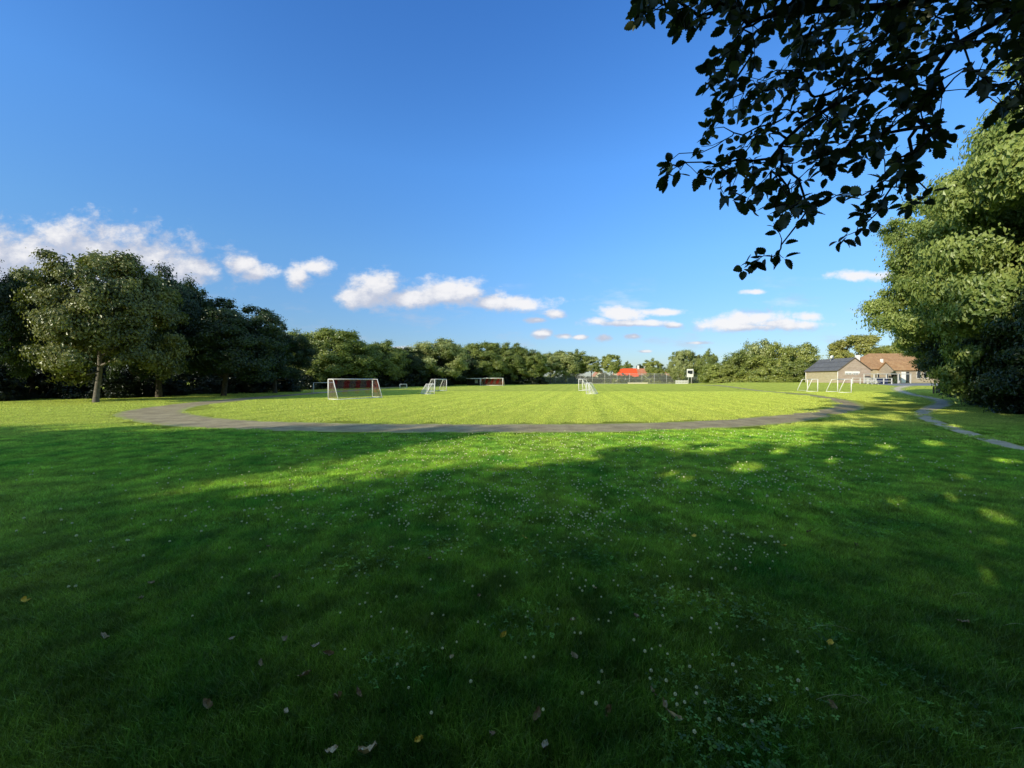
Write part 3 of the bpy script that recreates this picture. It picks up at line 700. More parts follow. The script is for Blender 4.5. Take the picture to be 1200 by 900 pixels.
goal('netless white goal nearest the picnic area, right of its twin', (49.8, 56.6), (51.6, 61.1), 2.0, 1, .75, 1.5, .06, None, group='netless goals', baseback=False)

# ------------------------------------------------------------------ far fence
def fence():
    Y0 = 149.0; x0, x1 = atY(622, Y0), atY(868, Y0)
    root = empty('wire_fence', (x0, Y0, .25), label='tall grey wire mesh fence closing the far end of the field', cat='fence')
    L = x1 - x0; n = 17
    for i in range(n + 1):
        x = L * i / n; zz = float(gz(x0 + x, Y0)) - .25
        b = MB(); b.tube([(x, 0, zz), (x, 0, zz + 4.0)], .07, 6); b.build('post', M['grey'], root, True)
    b = MB()
    for z in (4.0, 2.0, .1): b.tube([(0, 0, z), (L, 0, z)], .035, 5)
    b.build('rail', M['grey'], root, True)
    b = MB()
    for i in (4, 9, 12): b.tube([(L*i/n, 0.02, 3.9), (L*(i+1)/n, .02, .2)], .05, 5)
    b.build('brace', M['grey'], root, True)
    b = MB(); m = int(L / .16)
    for i in range(m): x = L * i / m; b.add([(x, .03, 0), (x+.016, .03, 0), (x+.016, .03, 4), (x, .03, 4)], [(0, 1, 2, 3)])
    for j in range(25): z = j * .165; b.add([(0, .034, z), (L, .034, z), (L, .034, z+.016), (0, .034, z+.016)], [(0, 1, 2, 3)])
    b.build('mesh_panel', M['grey'], root)
fence()
def signboard():
    Y = 138; X = atY(808.5, Y); z = float(gz(X, Y))
    root = empty('sign_board', (X, Y, z), label='tall white board with dark picture on two posts before the far fence', cat='sign')
    for dx in (-.55, .55):
        b = MB(); b.tube([(dx, 0, 0), (dx, 0, 4.2)], .09, 8); b.build('post', M['alu'], root, True)
    b = MB(); b.box(-1.15, 1.15, -.14, -.02, 2.4, 5.3); b.build('panel', M['white'], root, bevel=.02)
    b = MB(); b.box(-.9, .9, -.16, -.143, 3.7, 4.75); b.box(-.25, .75, -.17, -.162, 3.5, 4.1); b.build('picture', M['glass'], root)
signboard()
def barrier(label, px0, px1, Y, h, mat, nposts, boards=2):
    x0, x1 = atY(px0, Y), atY(px1, Y); z = float(gz(x0, Y)); L = x1 - x0
    root = empty('low_barrier', (x0, Y, z), label=label, cat='barrier')
    b = MB()
    for k in range(boards): zz = h * (k + .55) / boards; b.box(0, L, -.05, 0, zz - h/boards*.42, zz + h/boards*.36)
    b.build('board', M[mat], root, bevel=.01)
    for i in range(nposts): b = MB(); b.box(L*i/(nposts-1)-.07, L*i/(nposts-1)+.07, .003, .13, 0, h + .08); b.build('post', M[mat], root)
barrier('pale grey low ball-court boards left of the sign board', 792, 806, 141, 1.4, 'alu', 5)
barrier('pale low boards below the red-roofed house', 736, 759, 147, .55, 'cream', 5, 1)

# ------------------------------------------------------------------ buildings
def gable_house(name, label, x0, x1, y0, y1, z0, ze, zr, axis, wallm, roofm, over=.25, group=None, cat='building', gablem=None):
    """axis 'y': ridge along y"""
    root = empty(name, (x0, y0, z0), label=label, cat=cat, group=group)
    X, Y, E, Rr = x1 - x0, y1 - y0, ze - z0, zr - z0
    b = MB()
    if axis == 'y':
        b.add([(0,0,0),(X,0,0),(X,0,E),(X/2,0,Rr-.06),(0,0,E)], [(0,1,2,3,4)], 1); b.add([(0,Y,0),(X,Y,0),(X,Y,E),(X/2,Y,Rr-.06),(0,Y,E)], [(4,3,2,1,0)], 1)
        b.add([(0,Y,0),(0,0,0),(0,0,E),(0,Y,E)], [(0,1,2,3)]); b.add([(X,0,0),(X,Y,0),(X,Y,E),(X,0,E)], [(0,1,2,3)])
    else:
        b.add([(0,0,0),(0,Y,0),(0,Y,E),(0,Y/2,Rr-.06),(0,0,E)], [(4,3,2,1,0)], 1); b.add([(X,0,0),(X,Y,0),(X,Y,E),(X,Y/2,Rr-.06),(X,0,E)], [(0,1,2,3,4)], 1)
        b.add([(0,0,0),(X,0,0),(X,0,E),(0,0,E)], [(0,1,2,3)]); b.add([(X,Y,0),(0,Y,0),(0,Y,E),(X,Y,E)], [(0,1,2,3)])
    b.build('wall', [M[wallm], M[gablem or wallm]], root)
    t = .14; o = over
    b = MB()
    def slab(a, c, d, e):
        P = [np.array(q, float) for q in (a, c, d, e)]; n = unit(np.cross(P[1]-P[0], P[3]-P[0])[None])[0]; 
        if n[2] < 0: n = -n
        b.add([*P, *[q + n * t for q in P]], [(0,3,2,1),(4,5,6,7),(0,1,5,4),(1,2,6,5),(2,3,7,6),(3,0,4,7)])
    if axis == 'y':
        s = (Rr - E) / (X / 2)
        slab((-o, -o, E - o*s), (X/2, -o, Rr), (X/2, Y+o, Rr), (-o, Y+o, E - o*s)); slab((X+o, -o, E - o*s), (X+o, Y+o, E - o*s), (X/2, Y+o, Rr), (X/2, -o, Rr))
    else:
        s = (Rr - E) / (Y / 2)
        slab((-o, -o, E - o*s), (X+o, -o, E - o*s), (X+o, Y/2, Rr), (-o, Y/2, Rr)); slab((-o, Y+o, E - o*s), (-o, Y/2, Rr), (X+o, Y/2, Rr), (X+o, Y+o, E - o*s))
    rf = b.build('roof', M[roofm], root)
    return root, rf
def window(root, x, y, z, w, h, face='y', frame='white', mull=1):
    """on a wall facing -y (x,z centre, y = wall plane)"""
    o = bpy.data.objects
    b = MB()
    f = .07
    def bx(b, a0, a1, d0, d1, z0, z1):
        if face == 'y': b.box(a0, a1, y + d0, y + d1, z0, z1)
        else: b.box(x + d0, x + d1, a0, a1, z0, z1)
    c = x if face == 'y' else y
    bx(b, c-w/2, c+w/2, -.03, -.004, z-h/2, z-h/2+f); bx(b, c-w/2, c+w/2, -.03, -.004, z+h/2-f, z+h/2)
    bx(b, c-w/2, c-w/2+f, -.03, -.004, z-h/2+f, z+h/2-f); bx(b, c+w/2-f, c+w/2, -.03, -.004, z-h/2+f, z+h/2-f)
    for k in range(mull): m = c - w/2 + w*(k+1)/(mull+1); bx(b, m-.03, m+.03, -.028, -.004, z-h/2+f, z+h/2-f)
    w_ = b.build('window', M[frame], root)
    b = MB(); bx(b, c-w/2+.01, c+w/2-.01, -.02, -.006, z-h/2+.01, z+h/2-.01); b.build('pane', M['glass'], w_)
zb = 1.2
r, rf = gable_house('brick_building', 'small brick building with dark roof and pinkish gable behind netless goals', 74.3, 81.8, 88, 97.6, zb, 4.05, 6.87, 'y', 'bricky', 'slate', .22, gablem='brickp')
b = MB()   # white barge boards and fascia
b.tube([(-.24, -.24, 2.72), (3.75, -.24, 5.74)], .07, 4); b.tube([(7.74, -.24, 2.72), (3.75, -.24, 5.74)], .07, 4); b.tube([(-.26, -.24, 2.68), (-.26, 9.85, 2.68)], .07, 4)
b.build('fascia', M['wood'], r)
b = MB(); b.tube([(-.05, -.05, 0), (-.05, -.05, 2.7)], .07, 6); b.build('downpipe', M['white'], r, True)
b = MB(); b.tube([(-.05, 9.5, 0), (-.05, 9.5, 2.7)], .07, 6); b.build('downpipe', M['white'], r, True)
window(r, 2.4, 0, 2.25, 1.5, .75, frame='white'); window(r, 4.1, 0, 2.25, 1.3, .75, frame='white')
b = MB(); b.box(1.6, 5.0, -.05, -.032, 2.12, 2.6); b.build('blind', M['white'], r)
b = MB(); b.tube([(2.9, 5.5, 5.2), (2.9, 5.5, 6.1)], .05, 6); b.build('dish_mast', M['grey'], rf, True)
b = MB()
for k in range(7): pass
b.tube([(2.9, 5.35, 6.15), (2.9, 5.2, 6.15), (2.9, 5.1, 6.15)], [.15, .38, .46], 16); b.build('satellite_dish', M['white'], rf, True)

# tiled house: hip roof, yellow walls, front wing
root = empty('tiled_house', (85.5, 92, zb), label='yellow brick house with orange clay tile roof half hidden by boughs', cat='house')
b = MB(); b.box(0, 34, 0, 10, 0, 3.25); b.build('wall', M['bricky'], root)
b = MB(); o = .4; E, RG = 3.2, 7.3
b.add([(-o,-o,E),(34+o,-o,E),(34+o,10+o,E),(-o,10+o,E),(4.2,5,RG),(30,5,RG)], [(0,1,5,4),(1,2,5),(2,3,4,5),(3,0,4),(3,2,1,0)])
rf = b.build('roof', M['clay'], root)
b = MB(); b.box(4.3, 4.75, 1.8, 2.2, 4.6, 5.75); b.build('chimney', M['white'], rf, bevel=.02)
b = MB(); b.box(1.0, 1.7, 4.7, 5.4, 5.0, 6.9); b.build('chimney', M['white'], rf, bevel=.02)
for x in (2.2, 5): window(root, x, 0, 1.7, 1.3, 1.1)
r2, rf2 = gable_house('front_wing', None, 87.4, 105, 88.2, 91.8, zb, 4.25, 6.0, 'x', 'brickt', 'clay', .3, cat=None)
r2.name = 'wing'; r2.parent = root; r2.location = (87.4 - 85.5, 88.2 - 92, 0)
b = MB(); b.box(1.6, 2.6, -.06, -.004, 0, 2.5); d = b.build('door', M['white'], r2, bevel=.01)
b = MB(); b.box(2.7, 3.4, -.05, -.006, 0.1, 2.5); b.build('side_light', M['glass'], r2)
window(r2, 5.6, 0, 1.75, 1.0, 1.5, mull=0, frame='white'); window(r2, 7.2, 0, 1.75, 1.0, 1.5, mull=0, frame='white')
window(r2, 12, 0, 1.75, 1.6, 1.2)

# picnic canopy, rail fence and bins before the houses
root = empty('flat_canopy', (79.3, 84.5, zb - .1), label='low grey flat canopy on posts before the tiled house', cat='canopy')
b = MB(); b.box(0, 8.2, 0, 2.6, 2.0, 2.14); b.build('roof', M['grey'], root, bevel=.02)
for x in (.1, 2.8, 5.4, 8.1):
    for y in (.1, 2.5): b = MB(); b.box(x-.07, x+.07, y-.07, y+.07, 0, 2.0); b.build('post', M['alu'], root)
b = MB(); b.box(.2, 5.3, 2.4, 2.46, .2, 1.3); b.build('back_panel', M['grey'], root)
def railfence(label, x0, y0, x1, y1, n, h=1.2, mat='alu'):
    root = empty('rail_fence', (x0, y0, float(gz(x0, y0))), label=label, cat='fence'); v = np.array([x1-x0, y1-y0, float(gz(x1, y1) - gz(x0, y0))])
    for i in range(n): p = v*i/(n-1); b = MB(); b.box(p[0]-.07, p[0]+.07, p[1]-.07, p[1]+.07, p[2], p[2]+h); b.build('post', M[mat], root)
    b = MB()
    for z in (h*.95, h*.5): b.tube([(0, -.1, z), (v[0], v[1]-.1, v[2]+z)], .05, 5)
    b.build('rail', M[mat], root)
railfence('pale grey rail fence under the pinkish gable', 74.5, 84.4, 81.5, 82.8, 6, 1.35)
railfence('short brown wooden rail under the trees by the yard', 58.5, 53.5, 61.5, 55.5, 3, 1.05, 'wood')
def bin_(label, x, y):
    z = float(gz(x, y)); root = empty('wheeled_bin', (x, y, z), label=label, cat='bin')
    b = MB(); b.add([(-.26,-.3,.12),(.26,-.3,.12),(.26,.3,.12),(-.26,.3,.12),(-.34,-.38,1.0),(.34,-.38,1.0),(.34,.38,1.0),(-.34,.38,1.0)], [(0,3,2,1),(4,5,6,7),(0,1,5,4),(1,2,6,5),(2,3,7,6),(3,0,4,7)])
    b.build('body', M['blue'], root, bevel=.03)
    b = MB(); b.box(-.37, .37, -.42, .42, 1.004, 1.1); b.build('lid', M['blue'], root, bevel=.03)
    for s in (-1, 1): b = MB(); b.tube([(s*.24, .3, .12), (s*.33, .3, .12)], .12, 12); b.build('wheel', M['darkwood'], root, True)
bin_('dark blue wheeled bin at left under the grey canopy', 80.0, 83.8); bin_('dark blue wheeled bin at right under the grey canopy', 80.95, 83.7)
def table(label, x, y):
    z = float(gz(x, y)); root = empty('picnic_table', (x, y, z), label=label, cat='picnic table')
    b = MB(); b.box(-.9, .9, -.37, .37, .72, .77); b.build('tabletop', M['alu'], root)
    for s in (-1, 1): b = MB(); b.box(-.9, .9, s*.75-.13, s*.75+.13, .42, .46); b.build('seat', M['alu'], root)
    for s in (-.65, .65):
        b = MB(); b.tube([(s, -.7, 0), (s, -.2, .72)], .04, 5); b.tube([(s, .7, 0), (s, .2, .72)], .04, 5); b.tube([(s, -.8, .4), (s, .8, .4)], .04, 5); b.build('leg', M['alu'], root)
table('weathered grey picnic table left of the blue bins', 76.6, 82.0)

# shelter at far left centre
Y = 113; root = empty('dark_shelter', (atY(547, Y), Y, 0), label='dark wooden team shelter with pale roof edge beside the far goal', cat='shelter')
b = MB(); b.box(0, 5.4, 2.0, 2.1, 0, 2.1); b.box(0, .1, 0, 2.0, 0, 2.1); b.box(5.3, 5.4, 0, 2.0, 0, 2.1); b.build('wall', M['darkwood'], root)
b = MB(); b.box(-.2, 5.6, -.6, 2.3, 2.15, 2.3); b.build('roof', M['grey'], root, bevel=.02)
b = MB(); b.box(1.2, 5.6, -.64, -.603, 2.1, 2.34); b.build('roof_edge', M['white'], root)
b = MB(); b.box(2.2, 3.1, 1.95, 1.99, .9, 1.9); b.build('notice', M['white'], root)
b = MB(); b.box(.2, 5.2, 1.2, 1.6, .42, .48); b.build('bench_seat', M['wood'], root)

# distant houses
r, rf = gable_house('red_roofed_house', 'distant house with large bright red tiled roof behind the far fence', atY(724, 190), atY(748, 190), 190, 199, .3, 3.4, 7.4, 'x', 'cream', 'redroof', .3, cat='house')
window(r, 3.0, 0, 1.8, 1.6, 1.2)
b = MB(); b.add([(2.2, .45, 4.35), (3.0, .45, 4.35), (3.0, 1.15, 5.2), (2.2, 1.15, 5.2), (2.2, .35, 4.4), (3.0, .35, 4.4), (3.0, 1.05, 5.25), (2.2, 1.05, 5.25)], [(0,3,2,1),(4,5,6,7),(0,1,5,4),(1,2,6,5),(2,3,7,6),(3,0,4,7)]); b.v = [(x, y, z - .35) for x, y, z in b.v]; b.build('skylight', M['glass'], rf)
r, rf = gable_house('faded_roof_house', 'distant house with faded red roof and white chimneys right of the bright one', atY(747.5, 200), atY(766, 200), 200, 208, .3, 3.8, 7.6, 'x', 'cream', 'paleroof', .3, cat='house')
for x in (1.0, 4.6): b = MB(); b.box(x, x+.8, 3.6, 4.4, 7.0, 9.0); b.build('chimney', M['white'], rf)
window(r, 2.5, 0, 1.9, 1.5, 1.2)
r, rf = gable_house('brown_roof_house', 'distant low house with brown roof right of the yellow-green tree', atY(776, 215), atY(800, 215), 215, 223, .3, 3.0, 6.2, 'x', 'cream', 'clay', .3, cat='house')
window(r, 3, 0, 1.8, 1.5, 1.2)
r, rf = gable_house('cream_gabled_house', 'distant cream gabled house peeping between trees left of the red roof', atY(697, 195), atY(709, 195), 195, 203, .3, 3.6, 6.6, 'y', 'cream', 'paleroof', .3, cat='house')
window(r, 2.4, 0, 2.0, 1.4, 1.2)

# ------------------------------------------------------------------ grass
def blade_patch(name, seed, rad, n, h, w, mat='blade'):
    rng = np.random.default_rng(seed)
    rr = rad * np.sqrt(rng.random(n)); a = rng.uniform(0, 6.28, n)
    base = np.stack([rr*np.cos(a), rr*np.sin(a), np.zeros(n)], 1)
    # heights vary in little tufts
    g = np.sin(base[:, 0]*17/rad*.35+seed) * np.cos(base[:, 1]*15/rad*.35+2*seed)
    hh = h * rng.uniform(.55, 1.15, n) * (1 + .34 * g)
    th = rng.uniform(0, 6.28, n); L = np.stack([np.cos(th), np.sin(th), np.zeros(n)], 1) * (hh * rng.uniform(.1, 1.0, n))[:, None]
    f = rng.uniform(0, 6.28, n); Wd = np.stack([np.cos(f), np.sin(f), np.zeros(n)], 1) * (w * rng.uniform(.6, 1.3, n))[:, None] / 2
    Z = np.array([0, 0, 1.0])[None] * hh[:, None]
    p0, p1, p2 = base, base + L*.3 + Z*.55, base + L + Z*.95
    V = np.stack([p0 - Wd, p0 + Wd, p1 + Wd*.8, p1 - Wd*.8, p2 + Wd*.12, p2 - Wd*.12], 1).reshape(-1, 3)
    i = np.arange(n)[:, None] * 6
    Fc = np.concatenate([i + np.array([[0, 1, 2, 3]]), i + np.array([[3, 2, 4, 5]])])
    me = fastmesh(name, V, Fc, True, np.repeat(rng.random(n), 6)); me.materials.append(M[mat]); return me
def clover_patch(name, seed, rad, n):
    rng = np.random.default_rng(seed); V = []; Fc = []; T = []
    for k in range(n):
        r = rad * math.sqrt(rng.random()); a = rng.uniform(0, 6.28); c = np.array([r*math.cos(a), r*math.sin(a), rng.uniform(.03, .06)]); t0 = rng.uniform(0, 6.28); t = rng.random() * .9
        s = rng.uniform(.007, .013); tilt = rng.normal(0, .3, 2)
        for j in range(3):
            q = t0 + j * 2.094; d = np.array([math.cos(q), math.sin(q), 0]); e = np.array([-d[1], d[0], 0])
            P = [c, c + d*s*.8 + e*s*.62, c + d*s*1.7 + e*s*.45, c + d*s*1.7 - e*s*.45, c + d*s*.8 - e*s*.62]
            b0 = len(V)
            for p in P: p = p.copy(); p[2] += (p[0]-c[0])*tilt[0] + (p[1]-c[1])*tilt[1] + .1*s; V.append(p); T.append(t)
            Fc += [(b0, b0+1, b0+2, b0+3), (b0, b0+3, b0+4, b0)]
    Fc = [f if len(set(f)) == 4 else None for f in Fc]
    quads = []; 
    # split pentagon as one quad plus a quad folded onto the rib
    for i in range(0, len(V), 5): quads += [(i, i+1, i+2, i+3)]
    tri = [(i, i+3, i+4) for i in range(0, len(V), 5)]
    me = bpy.data.meshes.new(name); me.from_pydata([tuple(v) for v in V], [], quads + tri); me.update()
    at = me.attributes.new('tint', 'FLOAT', 'POINT'); at.data.foreach_set('value', np.array(T, dtype=np.float32))
    me.materials.append(M['clover']); return me
def on_hard(x, y, m=0.0):
    x = np.asarray(x); y = np.asarray(y); bad = np.zeros(x.shape, bool)
    for c, w in ((tc, tw), (pc, pw)):
        for i in range(0, len(c), 2):
            bad |= (x - c[i, 0])**2 + (y - c[i, 1])**2 < (w[i]/2 + m)**2
    return bad
def dense_line(c, w):   # finer centre line for the test above
    k = 6; i = np.arange(len(c)); j = np.linspace(0, len(c)-1, len(c)*k); return np.stack([np.interp(j, i, c[:, 0]), np.interp(j, i, c[:, 1])], 1), np.interp(j, i, w)
tc, tw = dense_line(tc, tw); pc, pw = dense_line(pc, pw)
def instancer(name, patches, pts, scales, rots, label_kind='stuff'):
    me = bpy.data.meshes.new(name); me.from_pydata([tuple(p) for p in pts], [], []); n = len(pts); rng = np.random.default_rng(n)
    a = me.attributes.new('sc', 'FLOAT', 'POINT'); a.data.foreach_set('value', np.array(scales, dtype=np.float32))
    a = me.attributes.new('rz', 'FLOAT', 'POINT'); a.data.foreach_set('value', np.array(rots, dtype=np.float32))
    a = me.attributes.new('ix', 'INT', 'POINT'); a.data.foreach_set('value', rng.integers(0, len(patches), n).astype(np.int32))
    o = link(bpy.data.objects.new(name, me)); tag(o, kind='stuff')
    c = bpy.data.collections.new(name + '_patches')
    for k, p in enumerate(patches): c.objects.link(bpy.data.objects.new(name + '_patch', p))
    ng = bpy.data.node_groups.new(name, 'GeometryNodeTree')
    ng.interface.new_socket('Geometry', in_out='INPUT', socket_type='NodeSocketGeometry'); ng.interface.new_socket('Geometry', in_out='OUTPUT', socket_type='NodeSocketGeometry')
    N = ng.nodes; L = ng.links
    gi = N.new('NodeGroupInput'); go = N.new('NodeGroupOutput'); ip = N.new('GeometryNodeInstanceOnPoints'); ci = N.new('GeometryNodeCollectionInfo')
    ci.inputs['Collection'].default_value = c; ci.inputs['Separate Children'].default_value = True; ci.inputs['Reset Children'].default_value = True
    ip.inputs['Pick Instance'].default_value = True
    def at(nm, typ):
        q = N.new('GeometryNodeInputNamedAttribute'); q.data_type = typ; q.inputs['Name'].default_value = nm
        return [s for s in q.outputs if s.enabled and s.name == 'Attribute'][0]
    L.new(gi.outputs[0], ip.inputs['Points']); L.new(ci.outputs[0], ip.inputs['Instance']); L.new(at('ix', 'INT'), ip.inputs['Instance Index'])
    cx = N.new('ShaderNodeCombineXYZ'); L.new(at('rz', 'FLOAT'), cx.inputs[2]); L.new(cx.outputs[0], ip.inputs['Rotation'])
    L.new(at('sc', 'FLOAT'), ip.inputs['Scale']); L.new(ip.outputs[0], go.inputs[0])
    md = o.modifiers.new('scatter', 'NODES'); md.node_group = ng
    return o
def scatter(name, y0, y1, step, patches, margin, seed, zmin=-.0, sc=(.85, 1.15), wide=1.45, field=None):
    rng = np.random.default_rng(seed); P = []
    y = y0
    while y < y1:
        hw = wide * max(y, 1.6) + 1.0
        xs_ = np.arange(-hw, hw, step); P.append(np.stack([xs_ + rng.uniform(-.35, .35, len(xs_)) * step, np.full(len(xs_), y) + rng.uniform(-.35, .35, len(xs_)) * step], 1)); y += step
    P = np.concatenate(P)
    P = P[~on_hard(P[:, 0], P[:, 1], margin)]
    z = gz(P[:, 0], P[:, 1])
    pts = np.column_stack([P, z - .004])
    return instancer(name, patches, pts, rng.uniform(*sc, len(P)), rng.uniform(0, 6.28, len(P)))
p0 = [blade_patch('turf', s, .30, 1500, .062, .0040) for s in (1, 2, 3, 4)]
p1 = [blade_patch('turf', s, .60, 2600, .060, .0055) for s in (5, 6, 7)]
p2 = [blade_patch('turf', s, 1.0, 3000, .055, .012) for s in (8, 9, 10)]
p3 = [blade_patch('turf', s, 2.2, 3600, .05, .028) for s in (11, 12)]
scatter('grass_near', 1.2, 5.0, .26, p0, .1, 1)
scatter('grass_middle', 4.8, 11.2, .52, p1, .3, 2)
scatter('grass_beyond', 10.9, 24, .9, p2, .62, 3, wide=1.5)
scatter('grass_far', 23, 62, 2.0, p3, 1.6, 4, wide=1.35)
# clover patches
rng = np.random.default_rng(77); cp = []
cen = [(1.0, 3.6, .9), (.3, 5.2, 1.0), (2.2, 3.0, .7), (1.3, 2.5, .7), (2.4, 4.6, .8), (-1.6, 4.0, .7), (-.9, 2.7, .4), (4.6, 5.2, 1.1), (-2.2, 5.8, 1.0), (6.0, 7.3, 1.4), (2.0, 7.5, 1.2), (-4, 4.5, .8), (-3.0, 7.3, 1.2), (1.0, 2.1, .4)]
for x, y, r in cen:
    for k in range(int(9 * r * r)): q = rng.normal(0, r * .55, 2); cp.append((x + q[0], y + q[1], 0))
instancer('clover_leaves', [clover_patch('clover', s, .3, 75) for s in (1, 2)], cp, rng.uniform(.8, 1.2, len(cp)), rng.uniform(0, 6.28, len(cp)))

# white clover flowers
def flower_mesh(seed):
    rng = np.random.default_rng(seed); b = MB(); hgt = rng.uniform(.065, .095); lx, ly = rng.normal(0, .012, 2)
    b.tube([(0, 0, 0), (lx*.4, ly*.4, hgt*.6), (lx, ly, hgt)], .0011, 4, 1, False)
    for k in range(26):   # florets around a round head
        ph = math.acos(1 - 1.7 * (k + .5) / 26); th = k * 2.4; d = np.array([math.sin(ph)*math.cos(th), math.sin(ph)*math.sin(th), math.cos(ph)]); r = .0092
        c = np.array([lx, ly, hgt]); e = np.cross(d, [0, 0, 1.0]); e = e / (np.linalg.norm(e) + 1e-6); f = np.cross(d, e)
        b.add([c + d*.002, c + d*r*.7 + e*.0026, c + d*r, c + d*r*.7 - e*.0026], [(0, 1, 2, 3)], 0); b.add([c + d*r*.7 + f*.0026, c + d*r, c + d*r*.7 - f*.0026, c + d*.002], [(0, 1, 2, 3)], 0)
    me = bpy.data.meshes.new('clover_flower'); me.from_pydata(b.v, [], b.f); me.update(); me.materials.append(M['clovw']); me.materials.append(M['stem']); me.polygons.foreach_set('material_index', b.m)
    return me
FM = [flower_mesh(s) for s in range(5)]
rng = np.random.default_rng(9); fl = []
def drift(cx, cy, sx, sy, n):
    for _ in range(n): fl.append((cx + rng.normal(0, sx), cy + rng.normal(0, sy)))
for (px, py, sx, sy, n) in [(690, 622, 30, 10, 90), (620, 600, 60, 18, 110), (560, 640, 50, 18, 50), (530, 590, 70, 16, 130), (460, 600, 60, 20, 80), (350, 605, 40, 14, 40), (880, 650, 24, 12, 40), (820, 640, 30, 14, 30), (790, 700, 50, 40, 26),
                            (700, 700, 60, 30, 30), (870, 570, 60, 14, 110), (950, 560, 60, 12, 70), (1000, 545, 80, 12, 60), (760, 560, 80, 14, 110), (620, 560, 80, 12, 150), (480, 560, 60, 12, 80), (700, 590, 60, 10, 70), (860, 590, 60, 12, 50),
                            (240, 600, 80, 30, 40), (120, 650, 70, 30, 16), (380, 660, 60, 40, 24), (540, 760, 60, 50, 16), (790, 790, 60, 40, 22), (880, 830, 50, 40, 12), (60, 560, 80, 12, 20), (300, 560, 100, 16, 50), (450, 700, 90, 40, 26),
                            (520, 535, 100, 8, 160), (700, 530, 110, 7, 170), (560, 517, 100, 5, 110), (780, 512, 90, 5, 120), (400, 530, 90, 9, 60), (980, 520, 70, 8, 90), (1080, 560, 70, 20, 50)]:
    for _ in range(n):
        x, y = px + rng.normal(0, sx), py + rng.normal(0, sy)
        if y > 509 and y < 897: fl.append(gnd(x, y))
fl.sort(key=lambda p: p[0]**2 + p[1]**2)
fl = [p for p in fl if not on_hard(np.array([p[0]]), np.array([p[1]]), .05)[0]]
for i, (x, y) in enumerate(fl[:300]):
    o = bpy.data.objects.new('clover_flower', FM[i % 5]); link(o); o.location = (x, y, 0); o.rotation_euler = (0, 0, rng.uniform(0, 6.28)); s = rng.uniform(.9, 1.3); o.scale = (s, s, s)
    tag(o, 'small round white clover flower head in the shaded lawn', 'flower', 'white clover flowers in the nearer lawn')
rest = fl[300:]
instancer('clover_flowers_beyond', FM, [(x, y, 0) for x, y in rest], rng.uniform(1.2, 1.8, len(rest)), rng.uniform(0, 6.28, len(rest)))

# fallen leaves
def dead_leaf(seed, L, W, curl):
    rng = np.random.default_rng(seed); n = 9; t = np.linspace(0, 1, n); wd = np.sin(np.pi * t ** .8) ** .8 * W / 2; wd[0] = .002; wd[-1] = .0005
    V = []
    for i in range(n):
        for k in (-1, -.5, 0, .5, 1):
            V.append((wd[i]*k*(1+.16*rng.normal()) + .12*L*math.sin(2.5*t[i]+seed), (t[i]-.5)*L, curl*L*((t[i]-.5)**2*1.9 + abs(k)**1.6*.5*(wd[i]/max(W, .01))*1.8) + .006*rng.normal()*(L/.07)))
    Fc = [(5*i+k, 5*i+k+1, 5*i+k+6, 5*i+k+5) for i in range(n-1) for k in range(4)]
    me = fastmesh('fallen_leaf', np.array(V), np.array(Fc), True)
    return me
leafs = [(22, 707, 'lfy', .085, .075, 'round yellow fallen leaf near the left edge of the lawn'), (615, 631, 'lfy', .09, .06, 'yellow fallen leaf in the middle of the lawn above the clover drift'),
         (815, 629, 'lfy', .09, .07, 'yellow fallen leaf right of centre, left of the orange one'), (921, 641, 'lfy', .075, .06, 'orange-yellow fallen leaf right of the thin clover patch'),
         (975, 756, 'lfy', .07, .05, 'yellow fallen leaf alone in the right foreground'), (590, 746, 'lfy', .07, .04, 'upturned yellowish fallen leaf in the middle foreground'),
         (530, 773, 'lfp', .045, .035, 'small pale curled leaf beside two clover stems'), (863, 668, 'lfp', .06, .03, 'small yellowish leaf in the right clover patch'), (1133, 731, 'lfb', .09, .05, 'brown leaf lying flat in the right foreground'),
         (428, 886, 'lfp', .11, .055, 'large pale dry leaf at the bottom edge of the lawn'), (386, 884, 'lfp', .075, .05, 'smaller pale leaf just left of the large pale dry leaf'),
         (792, 843, 'lfp', .11, .035, 'long pale curled leaf right of the centre foreground'), (780, 830, 'lfg', .07, .03, 'greyish leaf touching the long pale curled leaf'),
         (270, 751, 'lfg', .06, .045, 'greyish oval leaf left of another greyish leaf'), (331, 751, 'lfg', .055, .045, 'greyish oval leaf right of its twin in the left foreground'),
         (369, 760, 'lfg', .07, .04, 'greyish leaf on a dark tuft in the left foreground'), (331, 838, 'lfp', .06, .03, 'curled whitish leaf in the left foreground'), (697, 690, 'lfp', .06, .03, 'pale pinkish leaf in the middle of the lawn'),
         (630, 842, 'lfb', .09, .05, 'brown curled leaf right of the middle foreground'), (491, 870, 'lfy', .08, .035, 'ochre hanging leaf near the bottom middle'), (713, 836, 'lfb', .08, .05, 'dark brown leaf below the clover at right of middle')]
rng = np.random.default_rng(12)
for i, (px, py, m, L, W, lab) in enumerate(leafs):
    x, y = gnd(px, py); y *= .975; x *= .975; me = dead_leaf(i, L * .85, W * .85, .25 if i % 3 else .5); me.materials.append(M[m])
    o = bpy.data.objects.new('fallen_leaf', me); link(o); o.location = (x, y, .052); o.rotation_euler = (rng.normal(.35, .25), rng.normal(0, .3), rng.uniform(0, 6.28) if py < 880 else 1.9)
    tag(o, lab, 'leaf', 'fallen leaves on the lawn')
